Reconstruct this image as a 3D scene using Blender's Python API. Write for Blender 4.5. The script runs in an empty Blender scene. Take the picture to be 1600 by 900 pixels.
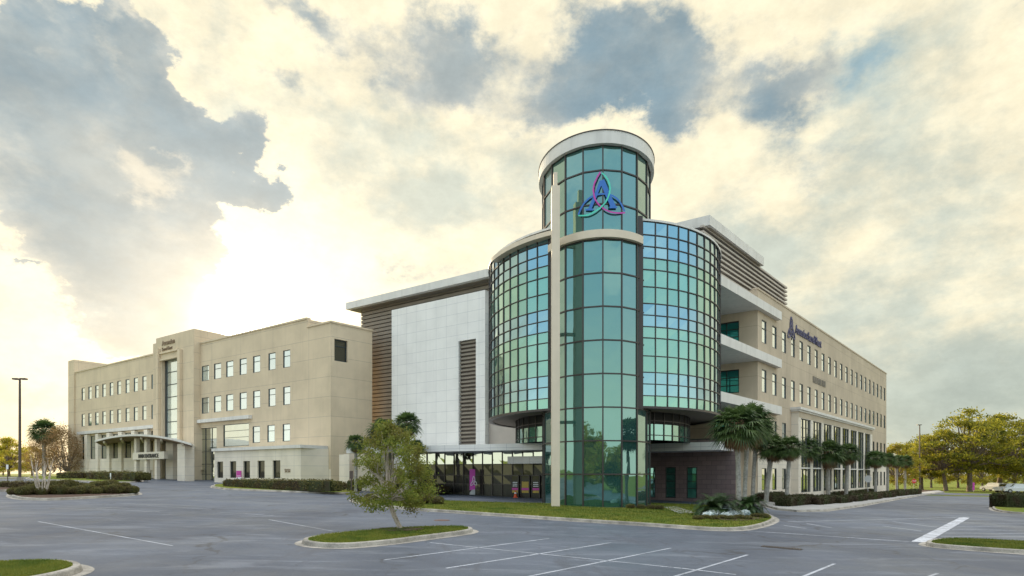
import bpy, bmesh, math, random
import numpy as np
from mathutils import Vector
from mathutils.geometry import tessellate_polygon
R = math.radians
random.seed(7)
C = bpy.context.scene.collection
S = bpy.context.scene
F, HY, CH = 940.0, 740.0, 2.5           # focal length in photo pixels, horizon row, eye height

# ---------------------------------------------------------------- terrain
def gz(x, y):
    return -.022*max(-50, min(110, x)) + .008*max(-60, min(130, y))
def gp(px, py):                          # point of the sloping site seen at a pixel
    lo, hi = 4., 400.
    def f(Y): return CH - gz((px-800)*Y/F, Y) - (py-HY)*Y/F
    for _ in range(60):
        m = (lo+hi)/2
        if f(m) > 0: lo = m
        else: hi = m
    return ((px-800)*lo/F, lo)
def zat(py, Y): return CH-(py-HY)*Y/F

# ---------------------------------------------------------------- helpers
def wloc(o):
    v = Vector((0, 0, 0))
    while o is not None:
        v += Vector(o.location); o = o.parent
    return v
def tag(o, label=None, cat=None, group=None, kind=None):
    if label: o['label'] = label
    if cat: o['category'] = cat
    if group: o['group'] = group
    if kind: o['kind'] = kind
    return o
def thing(name, label, cat, loc=(0, 0, 0), rz=0, group=None):
    o = bpy.data.objects.new(name, None); C.objects.link(o)
    o.location = loc; o.rotation_euler = (0, 0, rz); o.empty_display_size = .2
    return tag(o, label, cat, group)
def link(me, name, parent=None, loc=(0, 0, 0)):
    o = bpy.data.objects.new(name, me); C.objects.link(o); o.location = loc
    if parent is not None: o.parent = parent
    return o
def dup(root, loc, rz=0, scale=1, label=None, group=None):
    r = root.copy(); C.objects.link(r); r.location = loc; r.rotation_euler = (0, 0, rz)
    r.scale = (scale,)*3 if not isinstance(scale, tuple) else scale
    if label: r['label'] = label
    if group: r['group'] = group
    for ch in list(root.children):
        c = ch.copy(); C.objects.link(c); c.parent = r
        for g in list(ch.children):
            d = g.copy(); C.objects.link(d); d.parent = c
    return r

class Fr:                                # a vertical wall plane: t along it, o outward from it
    def __init__(s, P, d, n): s.P, s.d, s.n = P, d, n
    def xy(s, t, o=0): return (s.P[0]+s.d[0]*t+s.n[0]*o, s.P[1]+s.d[1]*t+s.n[1]*o)
    def pt(s, t, z, o=0): x, y = s.xy(t, o); return (x, y, z)
    def t(s, px, o=0):                   # where a photo column meets the plane
        k = (px-800)/F; P = s.xy(0, o)
        return (k*P[1]-P[0])/(s.d[0]-k*s.d[1])
    def z(s, px, py, o=0):
        Y = s.xy(s.t(px, o), o)[1]; return zat(py, Y)
    def sh(s, t=0, o=0): return Fr(s.xy(t, o), s.d, s.n)
dR, nR = (.6578, .7532), (.7532, -.6578)
dL, nL = (-.8226, .5686), (-.5686, -.8226)

class MB:
    def __init__(s): s.v, s.f, s.uv = [], [], []
    def quad(s, a, b, c, d, uv=None):
        i = len(s.v); s.v += [a, b, c, d]; s.f.append((i, i+1, i+2, i+3))
        if uv is None:
            L = math.dist(a, b); H = math.dist(b, c); uv = [(0, 0), (L, 0), (L, H), (0, H)]
        s.uv += uv
    def tri(s, a, b, c):
        i = len(s.v); s.v += [a, b, c]; s.f.append((i, i+1, i+2)); s.uv += [(0, 0), (1, 0), (0, 1)]
    def face(s, pts):
        i = len(s.v); s.v += pts; s.f.append(tuple(range(i, i+len(pts)))); s.uv += [(p[0], p[1]) for p in pts]
    def hexa(s, p):                      # p: 4 bottom corners then 4 top corners
        for a, b in ((0, 1), (1, 2), (2, 3), (3, 0)):
            u0 = 0; L = math.dist(p[a], p[b])
            s.quad(p[a], p[b], p[b+4], p[a+4], [(0, p[a][2]), (L, p[b][2]), (L, p[b+4][2]), (0, p[a+4][2])])
        s.quad(p[4], p[5], p[6], p[7]); s.quad(p[3], p[2], p[1], p[0])
    def box(s, fr, t0, t1, o0, o1, z0, z1):
        b = [fr.xy(t0, o1), fr.xy(t1, o1), fr.xy(t1, o0), fr.xy(t0, o0)]
        s.hexa([(x, y, z0) for x, y in b]+[(x, y, z1) for x, y in b])
    def abox(s, x0, x1, y0, y1, z0, z1):
        b = [(x0, y0), (x1, y0), (x1, y1), (x0, y1)]
        s.hexa([(x, y, z0) for x, y in b]+[(x, y, z1) for x, y in b])
    def prism(s, poly, z0, z1):
        n = len(poly)
        for i in range(n):
            a, b = poly[i], poly[(i+1) % n]; L = math.dist(a, b)
            s.quad((*a, z0), (*b, z0), (*b, z1), (*a, z1), [(0, z0), (L, z0), (L, z1), (0, z1)])
        s.face([(*p, z1) for p in poly]); s.face([(*p, z0) for p in reversed(poly)])
    def bar(s, a, b, w, h=None):         # square bar between two points
        a, b = Vector(a), Vector(b); d = (b-a).normalized(); h = h or w
        u = d.cross(Vector((0, 0, 1)))
        if u.length < .01: u = Vector((1, 0, 0))
        u.normalize(); v = u.cross(d)
        p = []
        for q in (a, b):
            p += [tuple(q-u*w/2-v*h/2), tuple(q+u*w/2-v*h/2), tuple(q+u*w/2+v*h/2), tuple(q-u*w/2+v*h/2)]
        s.hexa(p)
    def tube(s, pts, rad, n=8, cap=True):
        pts = [Vector(p) for p in pts]; rings = []
        for i, p in enumerate(pts):
            d = (pts[min(i+1, len(pts)-1)]-pts[max(i-1, 0)]).normalized()
            u = d.cross(Vector((.3, 1, 0)))
            if u.length < .1: u = d.cross(Vector((1, 0, 0)))
            u.normalize(); w = d.cross(u); r = rad[i] if hasattr(rad, '__len__') else rad
            rings.append([tuple(p+u*math.cos(k*2*math.pi/n)*r+w*math.sin(k*2*math.pi/n)*r) for k in range(n)])
        i0 = len(s.v)
        for r in rings: s.v += r
        for i in range(len(rings)-1):
            for k in range(n):
                a = i0+i*n+k; b = i0+i*n+(k+1) % n
                s.f.append((a, b, b+n, a+n)); s.uv += [(k/n, i), ((k+1)/n, i), ((k+1)/n, i+1), (k/n, i+1)]
        if cap:
            for rr, off in ((rings[0], 0), (rings[-1], (len(rings)-1)*n)):
                s.f.append(tuple(i0+off+k for k in range(n))); s.uv += [(0, 0)]*n
    def wall(s, fr, t0, t1, z0, z1, holes, dep=.14, o=0):   # wall face with real openings and reveals
        ts = sorted({t0, t1, *[h[0] for h in holes], *[h[1] for h in holes]})
        zs = sorted({z0, z1, *[h[2] for h in holes], *[h[3] for h in holes]})
        ts = [t for t in ts if t0 <= t <= t1]; zs = [z for z in zs if z0 <= z <= z1]
        for i in range(len(ts)-1):
            tm = (ts[i]+ts[i+1])/2; run = None
            for j in range(len(zs)-1):
                zm = (zs[j]+zs[j+1])/2
                if not any(h[0] < tm < h[1] and h[2] < zm < h[3] for h in holes):
                    a, b, c, d = ts[i], ts[i+1], zs[j], zs[j+1]
                    s.quad(fr.pt(a, c, o), fr.pt(b, c, o), fr.pt(b, d, o), fr.pt(a, d, o), [(a, c), (b, c), (b, d), (a, d)])
        for a, b, c, d in holes:
            for (p, q) in (((a, c), (b, c)), ((b, c), (b, d)), ((b, d), (a, d)), ((a, d), (a, c))):
                s.quad(fr.pt(p[0], p[1], o), fr.pt(q[0], q[1], o), fr.pt(q[0], q[1], o-dep), fr.pt(p[0], p[1], o-dep))
    def build(s, name, m, parent=None, local=False, smooth=False):
        off = Vector((0, 0, 0)) if (local or parent is None) else wloc(parent)
        me = bpy.data.meshes.new(name)
        me.from_pydata([(v[0]-off.x, v[1]-off.y, v[2]-off.z) for v in s.v], [], s.f)
        uvl = me.uv_layers.new(name='UVMap')
        uvl.data.foreach_set('uv', np.array(s.uv, dtype=np.float32).ravel())
        me.materials.append(m)
        if smooth: me.polygons.foreach_set('use_smooth', [True]*len(me.polygons))
        me.validate(); me.update()
        return link(me, name, parent)

# ---------------------------------------------------------------- materials
def sRGB(r, g, b):
    f = lambda c: (c/255/12.92) if c <= 10 else ((c/255+.055)/1.055)**2.4
    return (f(r), f(g), f(b), 1)
class N:
    def __init__(s, tree): s.t = tree
    def __call__(s, typ, **kw):
        n = s.t.nodes.new(typ)
        for k, v in kw.items():
            if k in n.inputs.keys() or isinstance(k, int):
                s.set(n.inputs[k], v)
            else: setattr(n, k, v)
        return n
    def set(s, inp, v):
        if isinstance(v, bpy.types.NodeSocket): s.t.links.new(v, inp)
        else: inp.default_value = v
    def math(s, op, a, b=None, c=None, clamp=False):
        n = s.t.nodes.new('ShaderNodeMath'); n.operation = op; n.use_clamp = clamp
        s.set(n.inputs[0], a)
        if b is not None: s.set(n.inputs[1], b)
        if c is not None: s.set(n.inputs[2], c)
        return n.outputs[0]
    def mix(s, f, a, b, mode='MIX'):
        n = s.t.nodes.new('ShaderNodeMix'); n.data_type = 'RGBA'; n.blend_type = mode
        s.set(n.inputs[0], f); s.set(n.inputs[6], a); s.set(n.inputs[7], b); return n.outputs[2]
    def noise(s, vec, sc, det=4, rough=.55, dist=0, color=False):
        n = s.t.nodes.new('ShaderNodeTexNoise'); s.set(n.inputs['Vector'], vec)
        n.inputs['Scale'].default_value = sc; n.inputs['Detail'].default_value = det
        n.inputs['Roughness'].default_value = rough; n.inputs['Distortion'].default_value = dist
        return n.outputs['Color' if color else 'Fac']
    def ramp(s, f, a, b, lo=0, hi=1):
        n = s.t.nodes.new('ShaderNodeMapRange'); n.interpolation_type = 'SMOOTHSTEP'
        s.set(n.inputs[0], f); n.inputs[1].default_value = a; n.inputs[2].default_value = b
        n.inputs[3].default_value = lo; n.inputs[4].default_value = hi; return n.outputs[0]
    def vmul(s, v, k):
        n = s.t.nodes.new('ShaderNodeVectorMath'); n.operation = 'MULTIPLY'; s.set(n.inputs[0], v); n.inputs[1].default_value = k
        return n.outputs[0]
def newmat(name):
    m = bpy.data.materials.new(name); m.use_nodes = True; t = m.node_tree
    b = t.nodes['Principled BSDF']; return m, N(t), b
def mat(name, col, rough=.7, var=.12, sc=.6, fine=0, bump=0, bsc=30, metal=0, spec=.5, streak=0):
    m, n, b = newmat(name); tc = n('ShaderNodeTexCoord').outputs['Object']
    c = (*col[:3], 1)
    f = n.noise(tc, sc, 5); f = n.ramp(f, .3, .7, 1-var, 1+var)
    v = n('ShaderNodeVectorMath', operation='SCALE'); n.set(v.inputs[0], c[:3]); n.set(v.inputs['Scale'], f); col_o = v.outputs[0]
    if streak:
        g = n.noise(n.vmul(tc, (1.6, 1.6, .12)), 1.2, 5); g = n.ramp(g, .45, .75, 1, 1-streak)
        v = n('ShaderNodeVectorMath', operation='SCALE'); n.set(v.inputs[0], col_o); n.set(v.inputs['Scale'], g); col_o = v.outputs[0]
    if fine:
        g = n.noise(tc, bsc, 3); g = n.ramp(g, .3, .7, 1-fine, 1+fine)
        v = n('ShaderNodeVectorMath', operation='SCALE'); n.set(v.inputs[0], col_o); n.set(v.inputs['Scale'], g); col_o = v.outputs[0]
    n.set(b.inputs['Base Color'], col_o)
    b.inputs['Roughness'].default_value = rough; b.inputs['Metallic'].default_value = metal
    b.inputs['Specular IOR Level'].default_value = spec
    if bump:
        bp = n('ShaderNodeBump'); bp.inputs['Strength'].default_value = bump; bp.inputs['Distance'].default_value = .02
        n.set(bp.inputs['Height'], n.noise(tc, bsc, 4)); n.set(b.inputs['Normal'], bp.outputs[0])
    return m
def panelmat(name, c1, c2, cj, bw, bh, mortar=.012, rough=.5, offset=0., sc=.5, var=.06, bump=.3, streak=0):
    m, n, b = newmat(name); uv = n('ShaderNodeTexCoord').outputs['UV']; tc = n('ShaderNodeTexCoord').outputs['Object']
    br = n('ShaderNodeTexBrick'); n.set(br.inputs['Vector'], uv)
    br.offset = offset; br.inputs['Color1'].default_value = c1; br.inputs['Color2'].default_value = c2; br.inputs['Mortar'].default_value = cj
    br.inputs['Scale'].default_value = 1; br.inputs['Mortar Size'].default_value = mortar; br.inputs['Mortar Smooth'].default_value = .1
    br.inputs['Brick Width'].default_value = bw; br.inputs['Row Height'].default_value = bh
    f = n.ramp(n.noise(tc, sc, 5), .3, .7, 1-var, 1+var)
    if streak: f = n.math('MULTIPLY', f, n.ramp(n.noise(n.vmul(tc, (1.6, 1.6, .12)), 1.2, 5), .45, .8, 1, 1-streak))
    v = n('ShaderNodeVectorMath', operation='SCALE'); n.set(v.inputs[0], br.outputs['Color']); n.set(v.inputs['Scale'], f)
    n.set(b.inputs['Base Color'], v.outputs[0]); b.inputs['Roughness'].default_value = rough
    bp = n('ShaderNodeBump'); bp.inputs['Strength'].default_value = bump; bp.inputs['Distance'].default_value = .02; bp.invert = True
    n.set(bp.inputs['Height'], br.outputs['Fac']); n.set(b.inputs['Normal'], bp.outputs[0])
    return m
def glassmat(name, refl, tint, body, rough=.02, wav=.02, wsc=.8, var=.1, fres=1.):
    # coated facade glass: a coloured reflective coat over a dark body
    m, n, b = newmat(name); t = n.t; tc = n('ShaderNodeTexCoord').outputs['Object']
    bp = n('ShaderNodeBump'); bp.inputs['Strength'].default_value = wav; bp.inputs['Distance'].default_value = .3
    n.set(bp.inputs['Height'], n.noise(tc, wsc, 1))
    ri = n('ShaderNodeNewGeometry').outputs['Random Per Island']
    k = n.math('MULTIPLY', n.ramp(ri, 0, 1, 1-var, 1+var), n.ramp(n('ShaderNodeObjectInfo').outputs['Random'], 0, 1, 1-2*var, 1+1.2*var))
    v = n('ShaderNodeVectorMath', operation='SCALE'); v.inputs[0].default_value = body[:3]; n.set(v.inputs['Scale'], k)
    n.set(b.inputs['Base Color'], v.outputs[0]); b.inputs['Roughness'].default_value = .4; b.inputs['Specular IOR Level'].default_value = .3
    g = n('ShaderNodeBsdfGlossy'); g.inputs['Color'].default_value = tint; g.inputs['Roughness'].default_value = rough; n.set(g.inputs['Normal'], bp.outputs[0])
    lw = n('ShaderNodeLayerWeight'); lw.inputs['Blend'].default_value = .35
    g2 = n('ShaderNodeBsdfGlossy'); g2.inputs['Color'].default_value = (.95, .97, .95, 1); g2.inputs['Roughness'].default_value = rough; n.set(g2.inputs['Normal'], bp.outputs[0])
    mx = n('ShaderNodeMixShader'); mx.inputs[0].default_value = refl; n.set(mx.inputs[1], b.outputs[0]); n.set(mx.inputs[2], g.outputs[0])
    fz = n('ShaderNodeMixShader'); n.set(fz.inputs[0], n.math('MULTIPLY', n.math('POWER', lw.outputs['Facing'], 2.2, clamp=True), fres)); n.set(fz.inputs[1], mx.outputs[0]); n.set(fz.inputs[2], g2.outputs[0])
    n.set(t.nodes['Material Output'].inputs['Surface'], fz.outputs[0])
    return m
def leafmat(name, c1, c2, c3, trans=.35, rough=.6):
    m, n, b = newmat(name); t = n.t
    geo = n('ShaderNodeNewGeometry').outputs['Random Per Island']; tc = n('ShaderNodeTexCoord').outputs['Object']
    oi = n('ShaderNodeObjectInfo').outputs['Random']
    c = n.mix(geo, c1, c2); c = n.mix(n.ramp(n.noise(tc, .9, 3), .42, .65), c, c3)
    k = n.math('MULTIPLY', n.ramp(oi, 0, 1, .85, 1.15), 1)
    v = n('ShaderNodeVectorMath', operation='SCALE'); n.set(v.inputs[0], c); n.set(v.inputs['Scale'], k)
    n.set(b.inputs['Base Color'], v.outputs[0]); b.inputs['Roughness'].default_value = rough; b.inputs['Specular IOR Level'].default_value = .3
    tr = n('ShaderNodeBsdfTranslucent'); n.set(tr.inputs[0], v.outputs[0])
    mx = n('ShaderNodeMixShader'); mx.inputs[0].default_value = trans; n.set(mx.inputs[1], b.outputs[0]); n.set(mx.inputs[2], tr.outputs[0])
    n.set(t.nodes['Material Output'].inputs['Surface'], mx.outputs[0]); return m

M = {}
M['stucco'] = panelmat('stucco', (.53, .43, .31, 1), (.51, .415, .30, 1), (.36, .29, .21, 1), 8.6, 2.25, .02, .85, var=.09, sc=.35, streak=.12)
M['stucco2'] = panelmat('stucco_left', (.65, .53, .37, 1), (.63, .515, .36, 1), (.40, .33, .25, 1), 7, 2.25, .02, .85, var=.07, sc=.35, streak=.08)
M['cream'] = panelmat('cream_precast', (.75, .67, .55, 1), (.73, .655, .54, 1), (.50, .47, .42, 1), 3.4, 1.12, .018, .7, var=.06, streak=.08)
M['whitepanel'] = panelmat('white_panel', (.77, .755, .72, 1), (.745, .73, .70, 1), (.46, .46, .47, 1), 1.5, 1.16, .014, .38, var=.04, streak=.05)
M['trim'] = mat('white_trim', (.66, .64, .60), .45, .05, .8, streak=.15)
M['mast'] = mat('beige_mast', (.66, .57, .44), .5, .04, .8, streak=.05)
M['blade'] = mat('louvre_blade', (.42, .37, .32), .45, .06, .8)
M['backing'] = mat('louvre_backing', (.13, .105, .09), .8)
M['bladewarmlit'] = mat('warmlit_louvre_blade', (.22, .185, .145), .5, .08, .8)  # same louvres as the side ones, with warm light put into the colour
M['dark'] = mat('bronze_metal', (.045, .035, .032), .4, .1)
M['darkgreen'] = mat('dark_frame', (.03, .04, .045), .4, .1)
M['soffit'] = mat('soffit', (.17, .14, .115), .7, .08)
M['shadeblack'] = mat('shade_black', (.02, .018, .016), .8)  # near-black: shade put into colour, in the grate pit and under the drum
M['brick'] = panelmat('purple_brown_block', (.17, .12, .115, 1), (.215, .155, .145, 1), (.085, .065, .06, 1), .8, .4, .014, .7, offset=.5, var=.12)
M['roof'] = mat('roof_gravel', (.3, .29, .27), .9)
M['vision'] = glassmat('vision_glass', .60, (.34, .62, .74, 1), (.03, .08, .10, 1), var=.25)
M['spandrel'] = glassmat('spandrel_glass', .42, (.42, .78, .70, 1), (.05, .20, .155, 1), var=.15)
M['tower'] = glassmat('teal_tower_glass', .42, (.33, .60, .57, 1), (.010, .075, .068, 1), var=.12, wav=.03)
M['window'] = glassmat('window_glass', .55, (.88, .98, .98, 1), (.34, .42, .41, 1), var=.25, wav=.03)
M['baywin'] = glassmat('bay_glass', .60, (.88, .95, .85, 1), (.015, .018, .016, 1), var=.3, wav=.05)
M['tealwin'] = glassmat('teal_window_glass', .25, (.2, .65, .6, 1), (.008, .12, .12, 1))
M['darkglass'] = glassmat('entrance_glass', .07, (.62, .60, .34, 1), (.014, .012, .010, 1), wav=.02, wsc=1.2, fres=.15)
M['concrete'] = mat('kerb_concrete', (.31, .285, .245), .85, .32, 1.5, fine=.18, bump=.3, bsc=25)
M['walk'] = mat('sidewalk', (.34, .33, .31), .85, .12, .8, fine=.08, bump=.2)
M['mulch'] = mat('mulch', (.075, .042, .026), .95, .3, 2, fine=.5, bump=1, bsc=14)
M['metal'] = mat('pole_metal', (.09, .065, .05), .45, .1)
M['galv'] = mat('galvanised_metal', (.38, .39, .40), .4, .1, metal=.6)
M['paint'] = None
M['bark'] = mat('bark', (.16, .12, .085), .9, .3, 3, fine=.25, bump=.8, bsc=18)
M['palebark'] = mat('pale_bark', (.40, .34, .27), .9, .2, 3, fine=.25, bump=.6, bsc=14)
M['palmbark'] = mat('palm_bark', (.33, .31, .27), .9, .22, 3, fine=.18, bump=.5, bsc=12)
M['boot'] = mat('palm_boots', (.26, .17, .10), .9, .3, 4, fine=.3)
M['oakleaf'] = leafmat('oak_leaf', (.21, .215, .024, 1), (.48, .41, .04, 1), (.09, .11, .018, 1), .65)  # yellowed so the leaf colour itself carries the low sunlight
M['sunlitleaf'] = leafmat('sunlit_leaf', (.44, .40, .04, 1), (.28, .28, .035, 1), (.32, .24, .04, 1), .6)  # gold of the low sun is put into the leaf colour
M['myrtle'] = leafmat('myrtle_leaf', (.14, .20, .035, 1), (.28, .29, .05, 1), (.17, .15, .035, 1), .5)
M['palmleaf'] = leafmat('palm_frond_leaf', (.055, .105, .030, 1), (.13, .19, .055, 1), (.04, .075, .025, 1), .35, .45)
M['deadleaf'] = leafmat('dead_frond', (.30, .19, .10, 1), (.22, .14, .075, 1), (.16, .10, .06, 1), .3)
M['sagoleaf'] = leafmat('sago_leaf', (.03, .065, .02, 1), (.065, .11, .032, 1), (.02, .045, .016, 1), .2, .4)
M['hedge'] = leafmat('hedge_leaf', (.035, .05, .016, 1), (.07, .075, .024, 1), (.06, .04, .02, 1), .25)
M['hedge2'] = leafmat('hedge_leaf_olive', (.12, .125, .035, 1), (.19, .165, .05, 1), (.12, .09, .035, 1), .35)
M['silver'] = leafmat('silver_leaf', (.62, .70, .70, 1), (.78, .82, .80, 1), (.42, .52, .52, 1), .2)
M['twig'] = leafmat('russet_leaf', (.28, .17, .08, 1), (.36, .24, .11, 1), (.19, .14, .05, 1), .45)
def simple(name, col, rough=.5, metal=0): return mat(name, col, rough, .03, metal=metal)
M['magenta'] = simple('magenta_paint', (.50, .05, .36)); M['tealp'] = simple('mint_paint', (.08, .62, .46)); M['bluep'] = simple('blue_paint', (.025, .15, .50))
M['pinkp'] = simple('pink_paint', (.55, .06, .33)); M['navy'] = simple('navy_letters', (.03, .035, .12)); M['white'] = simple('white_paint', (.8, .8, .8))
M['black'] = simple('black_paint', (.02, .02, .02)); M['orange'] = simple('cone_orange', (.75, .09, .02)); M['red'] = simple('sign_red', (.5, .02, .02))
M['yellowp'] = simple('yellow_sticker', (.45, .32, .05)); M['carpaint'] = simple('car_paint', (.72, .74, .77), .25); M['carglass'] = glassmat('car_glass', .3, (.8, .9, 1, 1), (.01, .015, .02, 1))
M['tyre'] = simple('tyre_rubber', (.02, .02, .02), .8)
M['lettersL'] = simple('brown_letters', (.22, .15, .09))

def grassmat():
    m, n, b = newmat('lawn'); tc = n('ShaderNodeTexCoord').outputs['Object']
    c = n.mix(n.ramp(n.noise(tc, .5, 5), .35, .65), (.12, .185, .025, 1), (.21, .205, .032, 1))
    c = n.mix(n.ramp(n.noise(tc, 2.2, 6), .5, .72), c, (.25, .20, .06, 1))
    c = n.mix(n.ramp(n.noise(tc, 28, 3), .4, .75, 0, .8), c, (.035, .06, .01, 1))
    n.set(b.inputs['Base Color'], c); b.inputs['Roughness'].default_value = .9; b.inputs['Specular IOR Level'].default_value = .1
    bp = n('ShaderNodeBump'); bp.inputs['Strength'].default_value = 1; bp.inputs['Distance'].default_value = .05
    n.set(bp.inputs['Height'], n.noise(tc, 22, 4)); n.set(b.inputs['Normal'], bp.outputs[0]); return m
M['lawn'] = grassmat()
M['blade_grass'] = leafmat('grass_blade', (.14, .19, .028, 1), (.24, .23, .045, 1), (.09, .14, .022, 1), .45)
def asphaltmat(name, paint=False):
    m, n, b = newmat(name); tc = n('ShaderNodeTexCoord').outputs['Object']
    base = n.mix(n.ramp(n.noise(tc, .07, 6, .6, .6), .38, .62), (.050, .063, .090, 1), (.105, .124, .160, 1))
    base = n.mix(n.ramp(n.noise(n.vmul(tc, (.35, 1.3, 1)), .5, 8, .72, 1.2), .50, .66, 0, .55), base, (.20, .22, .26, 1))
    base = n.mix(n.ramp(n.noise(n.vmul(tc, (.9, .22, 1)), .9, 8, .75, .6), .52, .68, 0, .7), base, (.065, .07, .088, 1))
    base = n.mix(n.ramp(n.noise(tc, 1.4, 8, .7), .55, .75, 0, .5), base, (.09, .098, .125, 1))
    base = n.mix(n.ramp(n.noise(tc, 55, 2), .35, .7, 0, .4), base, (.06, .063, .075, 1))
    # cracks and sealed seams
    w = n.noise(tc, .35, 4, color=True)
    dv = n('ShaderNodeVectorMath', operation='MULTIPLY_ADD'); n.set(dv.inputs[0], w); dv.inputs[1].default_value = (5, 5, 0); n.set(dv.inputs[2], tc)
    vo = n('ShaderNodeTexVoronoi', feature='DISTANCE_TO_EDGE'); n.set(vo.inputs['Vector'], dv.outputs[0]); vo.inputs['Scale'].default_value = .11
    cr = n.math('MULTIPLY', n.ramp(vo.outputs['Distance'], .0, .010, 1, 0), n.ramp(n.noise(tc, .12, 3), .40, .52))
    base = n.mix(n.math('MULTIPLY', cr, .75), base, (.03, .03, .035, 1))
    v2 = n('ShaderNodeTexVoronoi', feature='DISTANCE_TO_EDGE'); n.set(v2.inputs['Vector'], dv.outputs[0]); v2.inputs['Scale'].default_value = .45
    c2 = n.math('MULTIPLY', n.ramp(v2.outputs['Distance'], .0, .014, 1, 0), n.ramp(n.noise(tc, .2, 4), .50, .60))
    base = n.mix(n.math('MULTIPLY', c2, .6), base, (.035, .037, .045, 1))
    base = n.mix(n.ramp(n.noise(tc, 14, 5, .8), .52, .75, 0, .6), base, (.055, .06, .078, 1))
    base = n.mix(n.ramp(n.noise(tc, 30, 3, .8), .60, .75, 0, .7), base, (.26, .27, .29, 1))
    spot = n('ShaderNodeTexVoronoi'); n.set(spot.inputs['Vector'], tc); spot.inputs['Scale'].default_value = .28
    st = n.math('MULTIPLY', n.ramp(spot.outputs['Distance'], .08, .30, 1, 0), n.ramp(n.noise(tc, 1.1, 5), .45, .65))
    base = n.mix(n.math('MULTIPLY', st, .45), base, (.045, .045, .052, 1))
    if paint:
        wn = n.ramp(n.noise(tc, 9, 6, .7), .28, .50)
        w2 = n.ramp(n.noise(tc, .8, 4), .3, .6, .55, 1)
        base = n.mix(n.math('MULTIPLY', wn, w2), base, (.42, .44, .48, 1))
    n.set(b.inputs['Base Color'], base); n.set(b.inputs['Roughness'], n.ramp(n.noise(tc, .4, 5), .3, .7, .48, .7))
    b.inputs['Specular IOR Level'].default_value = .5
    bp = n('ShaderNodeBump'); bp.inputs['Strength'].default_value = .45; bp.inputs['Distance'].default_value = .012
    n.set(bp.inputs['Height'], n.noise(tc, 45, 4)); n.set(b.inputs['Normal'], bp.outputs[0]); return m
M['asphalt'] = asphaltmat('asphalt'); M['paint'] = asphaltmat('road_paint', True)
M['stopbar'] = mat('stop_bar_paint', (.42, .43, .46), .7, .25, 1.5, fine=.25, bsc=8)

# ---------------------------------------------------------------- ground sheets
def grid_sheet(name, xs, ys, dz, m, kind='structure'):
    b = MB()
    for i in range(len(xs)-1):
        for j in range(len(ys)-1):
            b.quad(*[(x, y, gz(x, y)+dz) for x, y in ((xs[i], ys[j]), (xs[i+1], ys[j]), (xs[i+1], ys[j+1]), (xs[i], ys[j+1]))])
    return tag(b.build(name, m), kind=kind)
grid_sheet('ground', [-900, -50, 110, 900], [-300, -60, 130, 1500], -.03, M['lawn'])
grid_sheet('parking_lot', [-75, -50, 86], [-40, 0, 86], 0, M['asphalt'])
grid_sheet('road', [-110, -50, 110, 130], [91, 104], -.004, M['asphalt'])
def chaikin(P, k=2, closed=True):
    for _ in range(k):
        Q = []
        n = len(P)
        for i in range(n if closed else n-1):
            a, b = P[i], P[(i+1) % n]
            Q += [(a[0]*.75+b[0]*.25, a[1]*.75+b[1]*.25), (a[0]*.25+b[0]*.75, a[1]*.25+b[1]*.75)]
        P = Q if closed else [P[0]]+Q+[P[-1]]
    return P
def sheet(name, P, dz, m, parent=None, skirt=0):
    b = MB(); v = [Vector((p[0], p[1], 0)) for p in P]
    for t in tessellate_polygon([v]):
        b.tri(*[(v[i].x, v[i].y, gz(v[i].x, v[i].y)+dz) for i in t])
    o = b.build(name, m, parent); return o
def area(P): return sum(P[i][0]*P[(i+1) % len(P)][1]-P[(i+1) % len(P)][0]*P[i][1] for i in range(len(P)))/2
def offset(P, w):                        # inward offset of closed loop
    s = 1 if area(P) > 0 else -1; n = len(P); Q = []
    for i in range(n):
        a, b = P[i-1], P[(i+1) % n]; d = (b[0]-a[0], b[1]-a[1]); L = math.hypot(*d) or 1
        Q.append((P[i][0]-s*d[1]/L*w, P[i][1]+s*d[0]/L*w))
    return Q
def kerb(name, P, w=.18, h=.14):
    b = MB(); Q = offset(P, w); Qi = offset(P, .03); n = len(P)
    g = lambda p, dz: (p[0], p[1], gz(*p)+dz)
    for i in range(n):
        j = (i+1) % n
        b.quad(g(P[i], -.02), g(P[j], -.02), g(Qi[j], h-.025), g(Qi[i], h-.025))
        m1, m2 = offset(P, .05)[i], offset(P, .05)[j]
        b.quad(g(Qi[i], h-.025), g(Qi[j], h-.025), g(m2, h), g(m1, h))
        b.quad(g(m1, h), g(m2, h), g(Q[j], h), g(Q[i], h))
        b.quad(g(Q[i], h), g(Q[j], h), g(Q[j], -.02), g(Q[i], -.02))
    # gutter pan
    O = offset(P, -.22)
    for i in range(n):
        j = (i+1) % n; b.quad(g(O[i], .006), g(O[j], .006), g(P[j], .006), g(P[i], .006))
    return tag(b.build(name, M['concrete'], smooth=False), kind='structure')
def inside(p, P):
    c = False; n = len(P)
    for i in range(n):
        a, b = P[i], P[i-1]
        if (a[1] > p[1]) != (b[1] > p[1]) and p[0] < (b[0]-a[0])*(p[1]-a[1])/(b[1]-a[1])+a[0]: c = not c
    return c
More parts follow.
